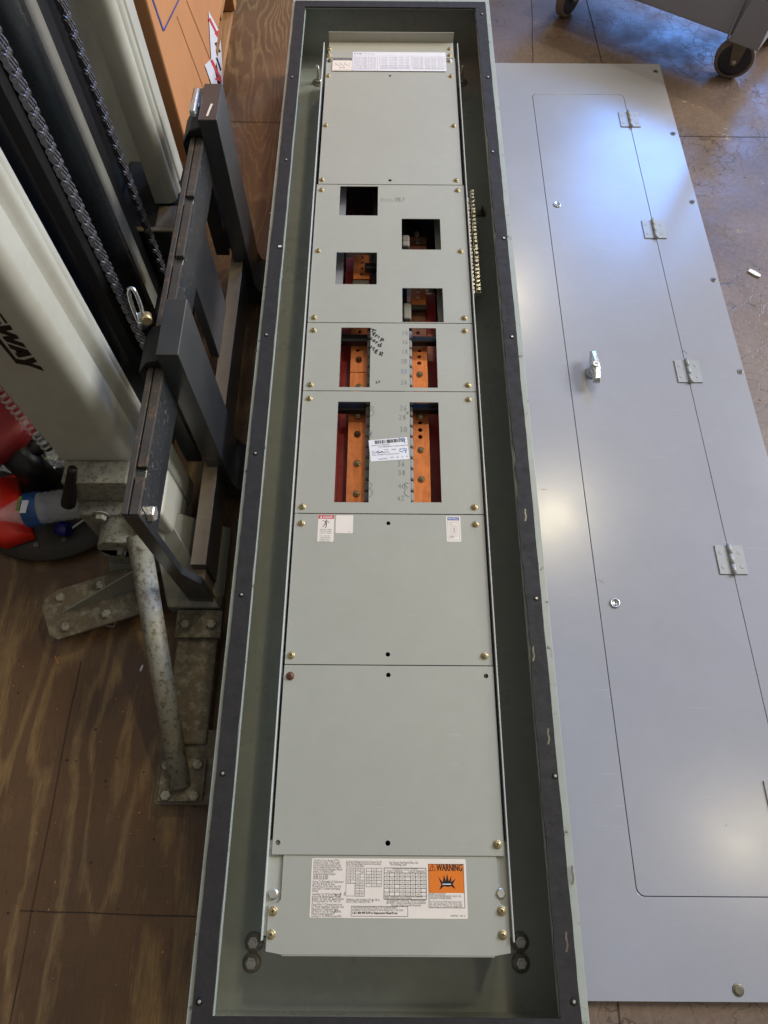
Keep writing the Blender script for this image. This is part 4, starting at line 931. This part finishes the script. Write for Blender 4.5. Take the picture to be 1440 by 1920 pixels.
# ---- carriage
XB0, XB1 = -0.353, -0.330
m = MB(); m.box(XB0, XB1, 0.396, 1.285, 0.345, 0.424); ub = build('carriage_bar', m, ['forkblack'], st, bevel=.0015)
m = MB(); m.box(XB0, XB0 + .0085, 0.397, 1.284, 0.424, 0.432)
yy = [0.397, 0.455, 0.470, 0.70, 0.712, 0.845, 0.862, 0.985, 1.000, 1.284]
for i in range(0, len(yy), 2): m.box(XB0 + .0105, XB1 + .0006, yy[i], yy[i + 1], 0.424, 0.431)
build('toothed_edge', m, 'steelworn', ub, bevel=.0008)
m = MB(); m.box(XB1, XB1 + .0012, 0.41, 0.62, 0.372, 0.4235); build('scraped_face', m, 'scraped', ub)
m = MB(); m.box(XB1, XB1 + .0012, 0.76, 1.16, 0.372, 0.4235); build('scraped_face', m, 'scraped', ub)
p = atx(283, 963, XB1 + .004); m = MB(); m.hexbolt((XB1 + .001, p.y, p.z), (1, 0, 0), r=.0115, h=.010); build('hex_bolt', m, 'zinc', st)
# side plates and lower bar
for y0, y1 in ((0.397, 0.410), (1.265, 1.280)):
    m = MB(); m.prism([(XB0, .060), (XB1 + .020, .045), (XB1 + .020, .150), (XB1 - .001, .20), (XB1 - .001, .345), (XB0, .345)], 0, y1 - y0, M4=Matrix.Translation((0, y1, 0)) @ Matrix.Rotation(R(90), 4, 'X'))
    build('carriage_side_plate', m, 'forkblack', st, bevel=.001)
m = MB(); m.box(XB0 + .015, XB1 + .0195, 0.437, 1.263, 0.05, 0.137); lb = build('carriage_bar', m, 'forkblack', st, bevel=.0015)
m = MB(); m.box(XB0 + .016, XB1 + .0188, 0.438, 1.262, 0.137, 0.1385); build('dusty_top', m, 'browndirt', lb)
m = MB(); m.box(XB0 + .003, XB1 + .015, 0.412, 0.4365, 0.05, 0.118); build('stop_block', m, 'browndirt', st)
m = MB(); m.box(XB0 + .002, XB1 - .004, 0.885, 1.02, 0.139, 0.344); build('centre_plate', m, 'forkblack', st, bevel=.001)
for ya in (0.665, 1.20):
    m = MB(); m.box(XB0 - .03, XB0, ya, ya + .035, 0.10, 0.344); build('carriage_upright', m, 'forkblack', st, bevel=.001)
# ---- forks
def fork(y0, y1):
    m = MB(); xo, xi = -0.297, -0.330; pr = [(xi - .001, .012), (xo + .02, .005), (xo + .07, .005), (xo + .07, .036), (xo + .03, .040), (xo + .006, .052), (xo, .075), (xo, .47), (xi, .47), (xi, .075)]
    m.prism(pr, 0, y1 - y0, M4=Matrix.Translation((0, y1, 0)) @ Matrix.Rotation(R(90), 4, 'X'))
    m.box(xo + .07, 0.22, y0 + .004, y1 - .004, .012, .034)
    f_ = build('fork', m, 'forkblack', st, bevel=.0012)
    m = MB(); pr = [(xi + .0005, .452), (xi - .022, .446), (xi - .040, .420), (xi - .041, .372), (xi - .034, .335), (xi - .026, .330), (xi - .026, .434), (xi + .0005, .434)]
    m.prism(pr, 0, (y1 - y0) * .66, M4=Matrix.Translation((0, y0 + (y1 - y0) * .70, 0)) @ Matrix.Rotation(R(90), 4, 'X')); build('fork_hook', m, 'mastblack', f_, bevel=.003)
    return f_
f2 = fork(0.632, 0.736); f1 = fork(1.141, 1.240)
# latches
p = (-0.352, 0.700, 0.0)
m = MB(); pts = [(-0.360 + .0062 * math.cos(t), 0.700 + .008 * math.sin(t), 0.494 + .030 * max(-.9, min(.9, 1.25 * math.sin(t)))) for t in [i * math.pi / 10 for i in range(20)]]
m.tube(pts, .0030, 8, closed=True); m.cyl((-0.362, .697, .455), (-0.360, .698, .478), .008, 14, r1=.005); build('latch', m, 'silver', f2)
m = MB(); m.cyl((-0.350, .697, .478), (-0.346, .684, .480), .0070, 16); build('latch_pin', m, 'brass', f2)
m = MB(); m.box(-0.345, -0.334, 1.150, 1.215, .466, .480); m.box(-0.349, -0.333, 1.178, 1.19, .462, .470); build('latch', m, 'silver', f1, bevel=.003)
m = MB(); a0 = at(391, 207, .4712); m.ribbon([(a0.x - .001, a0.y - .015), (a0.x + .001, a0.y), (a0.x + .004, a0.y + .018)], .004, .4712); build('paint_smear', m, 'label', f1)

# ================================================================== carton on its pallet
m = MB(); 
for y0 in (1.44, 1.60, 1.76, 1.92, 2.08, 2.24): m.box(-1.25, -0.458 + random.uniform(-.006, .004), y0, y0 + 0.105, 0.100, 0.118)
pal = empty('wooden_pallet', (-0.85, 1.9, 0), 'rough pine pallet on the floor under the tall cardboard carton', 'pallet')
build('deck_boards', m, 'pine', pal, bevel=.002)
for y0 in (1.44, 1.86, 2.27):
    m = MB(); m.box(-1.25, -0.46, y0, y0 + 0.04, 0.018, 0.0995); build('stringer', m, 'pine', pal, bevel=.002)
m = MB()
for x0 in (-1.25, -0.9, -0.56): m.box(x0, x0 + .09, 1.44, 2.31, 0.0, 0.0175)
build('bottom_boards', m, 'pine', pal, bevel=.002)
ct = empty('cardboard_carton', (-0.85, 1.9, 0.118), 'tall brown cardboard carton with red arrow label and pen mark behind the mast', 'cardboard box')
m = MB(); m.box(-1.22, -0.462, 1.46, 2.30, 0.118, 1.30); build('carton_body', m, 'card', ct, bevel=.004)
XS = -0.4615
def onx(name, polys, x, mats, par):
    m = MB()
    for pl, mi, dx in polys:
        ll = [atx(a, b, x) for a, b in pl]; l2 = [Vector((p.y, p.z, 0)) for p in ll]
        for t in tessellate_polygon([l2]):
            A, B, C_ = [l2[i] for i in t]; t2 = t if (B - A).cross(C_ - A).z > 0 else (t[0], t[2], t[1])
            m.add([(x + dx, l2[i].x, l2[i].y) for i in t2], [(0, 1, 2)], mi)
    return build(name, m, mats, par)
def ln(a, b, w_=1.1):
    dx, dy = b[0] - a[0], b[1] - a[1]; L = math.hypot(dx, dy); nx, ny = -dy / L * w_, dx / L * w_
    return [(a[0] + nx, a[1] + ny), (b[0] + nx, b[1] + ny), (b[0] - nx, b[1] - ny), (a[0] - nx, a[1] - ny)]
onx('pen_mark', [(ln((285, -6), (307, 58), 1.1), 0, 0), (ln((307, 58), (338, -6), 1.1), 0, .0002)], XS + .0006, ['noticeblue', 'ink'], ct)
onx('flap_seam', [(ln((332, 30), (384, 170), .5), 0, 0), (ln((350, 0), (398, 120), .6), 0, 0)], XS + .0005, ['cardedge'], ct)
onx('arrow_label', [([(391, 20), (413, 62), (416, 110), (418, 158), (397, 158), (384, 122), (396, 110)], 0, 0), (ln((392, 34), (406, 62), 2), 1, .0003), ([(402, 62), (410, 56), (413, 78)], 1, .0004),
                    (ln((396, 112), (410, 142), 2.6), 1, .0003), ([(402, 148), (414, 140), (416, 156)], 1, .0004), (ln((404, 80), (412, 98), 2.2), 2, .0003), (ln((406, 108), (414, 132), 1.6), 2, .0003)], XS + .0015, ['labelw', 'dangerred', 'inkb'], ct)

# ================================================================== slatted crate far left
cr_ = empty('slatted_crate', (-1.0, 1.6, 0), 'dark slatted wooden crate glimpsed between the near cream mast column and the chain', 'crate')
m = MB(); z = 0.02
while z < 1.0: m.box(-0.93, -0.915, 1.02, 2.1, z, z + 0.026); z += 0.036
build('slat', m, 'darkpine', cr_)
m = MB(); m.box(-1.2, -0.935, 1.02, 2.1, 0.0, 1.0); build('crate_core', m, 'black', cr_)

# ================================================================== stool
st2 = empty('work_stool', (-0.665, 0.67, 0), 'low round stool with red padded seat, black post and dusty round base', 'stool')
m = MB(); m.lathe([(.180, .010), (.184, .016), (.182, .022), (.150, .028), (.05, .034)], (-0.665, 0.672, 0), n=56); bs = build('round_base', m, 'disc', st2)
for px, py in ((68, 1022), (120, 1012)):
    p = at(px, py, .028); m = MB(); m.hexbolt((p.x, p.y, .025), r=.006, h=.005); build('bolt', m, 'bracket', bs)
m = MB(); m.cyl((-0.672, 0.642, .03), (-0.674, 0.645, .045), .042, 32); m.cyl((-0.674, 0.645, .045), (-0.712, 0.676, .128), .031, 32); build('post', m, 'stoolblack', st2)
m = MB(); m.cyl((-0.700, 0.672, .112), (-0.652, 0.700, .112), .017, 20); build('height_lever', m, 'stoolblack', st2)
SC = (-0.768, 0.722, 0)
m = MB(); m.lathe([(.070, .118), (.092, .124), (.099, .135), (.100, .158), (.094, .170), (.08, .175), (.001, .178)], SC, n=64); build('seat', m, 'stoolred', st2)
m = MB(); m.lathe([(.0995, .1535), (.1015, .1550), (.0995, .1565)], SC, n=64, cap=False); build('seat_piping', m, 'stoolred', st2)
# red bag on base
pts = [at(px, py, .05) for px, py in ((-30, 892), (8, 884), (33, 882), (40, 925), (48, 965), (60, 1004), (2, 1022), (-40, 1010))]
m = MB(); n = len(pts); c = sum(pts, Vector()) / n
vs = [Vector((p.x, p.y, .030 + .004 * (i % 2))) for i, p in enumerate(pts)] + [Vector((c.x + (p.x - c.x) * .75, c.y + (p.y - c.y) * .75, .052 + .008 * math.sin(i * 2.3))) for i, p in enumerate(pts)] + [Vector((c.x, c.y, .060))]
m.add(vs, [(i, i + n, (i + 1) % n + n, (i + 1) % n) for i in range(n)] + [(i + n, 2 * n, (i + 1) % n + n) for i in range(n)] + [tuple(range(n))], 0, True)
tag(build('plastic_bag', m, 'redbag', None), 'crumpled bright red plastic bag resting on the stool base under the bottle', 'bag')
# bottle
b0 = at(-6, 970, .085); b1 = at(158, 944, .085); b0.z = b1.z = .092
bt = empty('water_bottle', (b0 + b1) / 2, 'clear crumpled water bottle with blue label lying on the round stool base', 'bottle')
L = (b1 - b0).length; d = (b1 - b0)
prof = [(.012, 0), (.013, .018), (.016, .025), (.026, .050), (.031, .065)]
k = .075
while k < L - .012: prof += [(.031, k), (.0285, k + .006)]; k += .012
prof += [(.030, L - .006), (.022, L)]
m = MB(); m.lathe(prof, b0, d, 32); build('bottle_body', m, 'clear', bt)
m = MB(); m.lathe([(.0325, L * .36), (.0328, L * .38), (.0328, L * .52), (.0322, L * .53)], b0, d, 36, cap=False); build('bottle_label', m, 'vlabel', bt)
lp = b0 + d * .42; m = MB(); m.box(lp.x - .004, lp.x + .008, lp.y - .022, lp.y + .004, lp.z + .0322, lp.z + .0332); m.box(lp.x - .012, lp.x - .006, lp.y - .018, lp.y + .012, lp.z + .0318, lp.z + .0326, 1); build('label_patch', m, ['labelw', 'green'], bt, bevel=.002)
# small blue cap on base
p = at(120, 992, .04); m = MB(); m.cyl((p.x - .012, p.y + .003, .042), (p.x + .012, p.y - .003, .042), .014, 20); tag(build('bottle_cap', m, 'capblue', None), 'dark blue screw cap lying on the stool base below the bottle', 'cap')
p = at(153, 978, .035); m = MB(); m.cyl((p.x - .03, p.y - .025, .034), (p.x + .012, p.y + .01, .036), .0022, 8); tag(build('wooden_stick', m, 'chip', None), 'thin pale wooden stick on the edge of the round stool base', 'stick')
# black grip hanging by the column
ga = aty(136, 878, .56); gb = aty(128, 945, .535)
m = MB(); pts = [ga.lerp(gb, t / 12) for t in range(13)]; m.tube(pts, [.0070 + .0008 * (t % 2) + .0055 * t / 12 for t in range(13)], 16); build('rubber_grip', m, 'stoolblack', st)
# coiled clear cord along the column's rear corner
m = MB(); pts = []
for i in range(0, 20 * 14):
    t = i / (20 * 14); a = i / 14 * 2 * math.pi; zz = .23 + .30 * t; pts.append((-0.566 + .009 * math.cos(a), 0.600 + .009 * math.sin(a), zz))
m.tube(pts, .0022, 6); tag(build('coiled_cord', m, 'coil', None), 'clear coiled cord hanging down the left edge of the near cream mast column', 'cord')
# bubble wrap heap on the floor
m = MB(); c0 = at(82, 818, .06); nx = 14
def hgt(i, j): return .03 + .05 * math.exp(-((i - 6) ** 2 + (j - 6) ** 2) / 18) + random.uniform(-.006, .008)
vs = [(c0.x - .09 + i * .013 + random.uniform(-.002, .002), c0.y - .07 + j * .012 + random.uniform(-.002, .002), hgt(i, j)) for j in range(nx) for i in range(nx)]
m.add(vs, [(j * nx + i, j * nx + i + 1, (j + 1) * nx + i + 1, (j + 1) * nx + i) for j in range(nx - 1) for i in range(nx - 1)])
tag(build('plastic_wrap', m, 'clear', None), 'crinkled clear plastic wrap heaped behind the black stool post', 'plastic wrap')
p = at(92, 866, .03); m = MB(); m.tube([(p.x - .02, p.y + .01, .035), (p.x - .006, p.y - .004, .04), (p.x + .006, p.y + .004, .042), (p.x + .016, p.y - .002, .04), (p.x + .018, p.y + .01, .036)], [.002, .006, .004, .002, .002], 8)
tag(build('green_tie', m, 'green', None), 'small yellow green plastic tie on the floor beside the stool post', 'tie')
# ================================================================== utility cart, top right
ca = empty('utility_cart', (1.0, 2.15, 0), 'grey utility cart on casters standing beyond the top right corner of the cover', 'cart')
w3 = Vector((0.98, 2.008, 0)); w1 = Vector((0.545, 2.299, 0)); e1 = (w1 - w3).normalized(); e2 = Vector((-e1.y, e1.x, 0)); e2 = e2 if e2.y > 0 else -e2
def P3(a, b, z): return w3 + e1 * a + e2 * b + Vector((0, 0, z))
def cbox(m, a0, a1, b0, b1, z0, z1, mi=0): m.hexa([P3(a1, b0, z0), P3(a0, b0, z0), P3(a0, b1, z0), P3(a1, b1, z0), P3(a1, b0, z1), P3(a0, b0, z1), P3(a0, b1, z1), P3(a1, b1, z1)], mi)
m = MB(); cbox(m, -.02, .60, -.035, -.015, .118, .215); cbox(m, -.045, -.02, -.015, .30, .118, .215); cbox(m, -.02, .60, -.015, .30, .190, .200); build('shelf', m, 'cart', ca, bevel=.006, seg=3)
m = MB(); m.hexa([P3(.03, -.042, .108), P3(-.055, -.042, .108), P3(-.055, .04, .108), P3(.03, .04, .108), P3(.015, -.045, .225), P3(-.058, -.045, .225), P3(-.058, .03, .225), P3(.015, .03, .225)]); cbox(m, -.055, -.01, -.040, .01, .226, .60); cbox(m, .030, .036, -.047, -.036, .112, .222); build('corner_post', m, 'cart', ca, bevel=.006, seg=3)
def caster(base, axd, name='caster'):
    ax = axd.normalized(); c = Vector((base.x, base.y, .053)); m = MB()
    m.lathe([(.043, -.012), (.050, -.013), (.053, -.009), (.053, .009), (.050, .013), (.043, .012)], c, ax, 40, cap=False); o = build('caster', m, 'tyre', ca)
    m = MB(); m.lathe([(.010, -.014), (.036, -.0115), (.0435, -.0123), (.0435, .0123), (.036, .0115), (.010, .014)], c, ax, 32); build('wheel_hub', m, 'hub', o)
    side = Vector((0, 0, 1)).cross(ax).normalized(); up = Vector((0, 0, 1))
    m = MB()
    for s_ in (-1, 1):
        o_ = c + ax * s_ * .018; t = ax * .0025
        pl = [o_ - up * .012 - side * .007, o_ - up * .012 + side * .007, o_ + side * .012, o_ + up * .062 + side * .026, o_ + up * .062 - side * .020, o_ - side * .012]
        m.add([p - t for p in pl] + [p + t for p in pl], [(5, 4, 3, 2, 1, 0), (6, 7, 8, 9, 10, 11)] + [(i, (i + 1) % 6, (i + 1) % 6 + 6, i + 6) for i in range(6)])
    a_ = c + up * .062; m.lathe([(.03, 0), (.03, .004)], a_ - Vector((0, 0, .002)), n=20); build('caster_fork', m, 'bracket', o, bevel=.001)
    m = MB(); m.hexbolt(c - ax * .021 if ax.dot(c - CAM) > 0 else c + ax * .021, -ax if ax.dot(c - CAM) > 0 else ax, r=.006, h=.004); build('axle_bolt', m, 'zinc', o)
caster(w3, Vector((.30, .95, 0))); caster(w1, Vector((-.75, .65, 0))); caster(Vector((1.15, 2.19, 0)), Vector((.75, .6, 0)))
# ================================================================== scraps
def chip(px, py, z, L, w_, ang, name, label, cat, h=.002, mat='chip', group=None):
    p = at(px, py, z); m = MB(); c_, s_ = math.cos(ang), math.sin(ang)
    pl = [(-L, -w_), (L * .3, -w_), (L, -w_ * .4), (L * .9, w_), (-L * .2, w_ * 1.2), (-L, w_ * .7)]
    m.prism([(p.x + a * c_ - b * s_, p.y + a * s_ + b * c_) for a, b in pl], z + .0002, z + h); return tag(build(name, m, mat, None), label, cat, group)
chip(1414, 514, 0, .0155, .0055, -.75, 'plastic_scrap', 'small white scrap lying on the worn floor right of the cover', 'scrap', .004)
chip(509, 400, 0, .004, .003, .4, 'paper_bit', 'tiny white paper bit on the floor left of the panel, left one of a pair', 'scrap')
chip(515, 398, 0, .004, .003, -.2, 'paper_bit', 'tiny white paper bit on the floor left of the panel, right one of a pair', 'scrap')
chip(525, 463, BZ1 + .006, .0035, .0022, .0, 'paper_bit', 'tiny white paper bit stuck on the dark gasket at the panel left side', 'scrap')
m = MB()
for _ in range(230):
    if random.random() < .5: x, y = random.uniform(-.68, -.30), random.uniform(-.2, .5)
    else: x, y = random.uniform(.28, 1.3), random.uniform(.6, 2.4)
    if x > .27 and x < .82 and y < 2.06: continue
    a_ = random.uniform(0, 3.1); L = random.uniform(.0008, .0028); c_, s_ = math.cos(a_) * L, math.sin(a_) * L; k = random.uniform(.3, .9)
    m.prism([(x - c_, y - s_), (x + s_ * k, y - c_ * k), (x + c_, y + s_), (x - s_ * k, y + c_ * k)], .0003, random.uniform(.0006, .002), mi=random.choice((0, 0, 1, 2)))
tag(build('floor_grit', m, ['cardedge', 'browndirt', 'stoolblack'], None), kind='stuff')
chip(107, 1238, 0, .010, .0016, 2.1, 'wood_splinter', 'pale wood splinter on the brown floor below the stabiliser foot', 'splinter', mat='pine')
chip(266, 1253, 0, .006, .0018, 1.3, 'wood_splinter', 'pale wood splinter on the brown floor left of the tubular brace', 'splinter', mat='label')
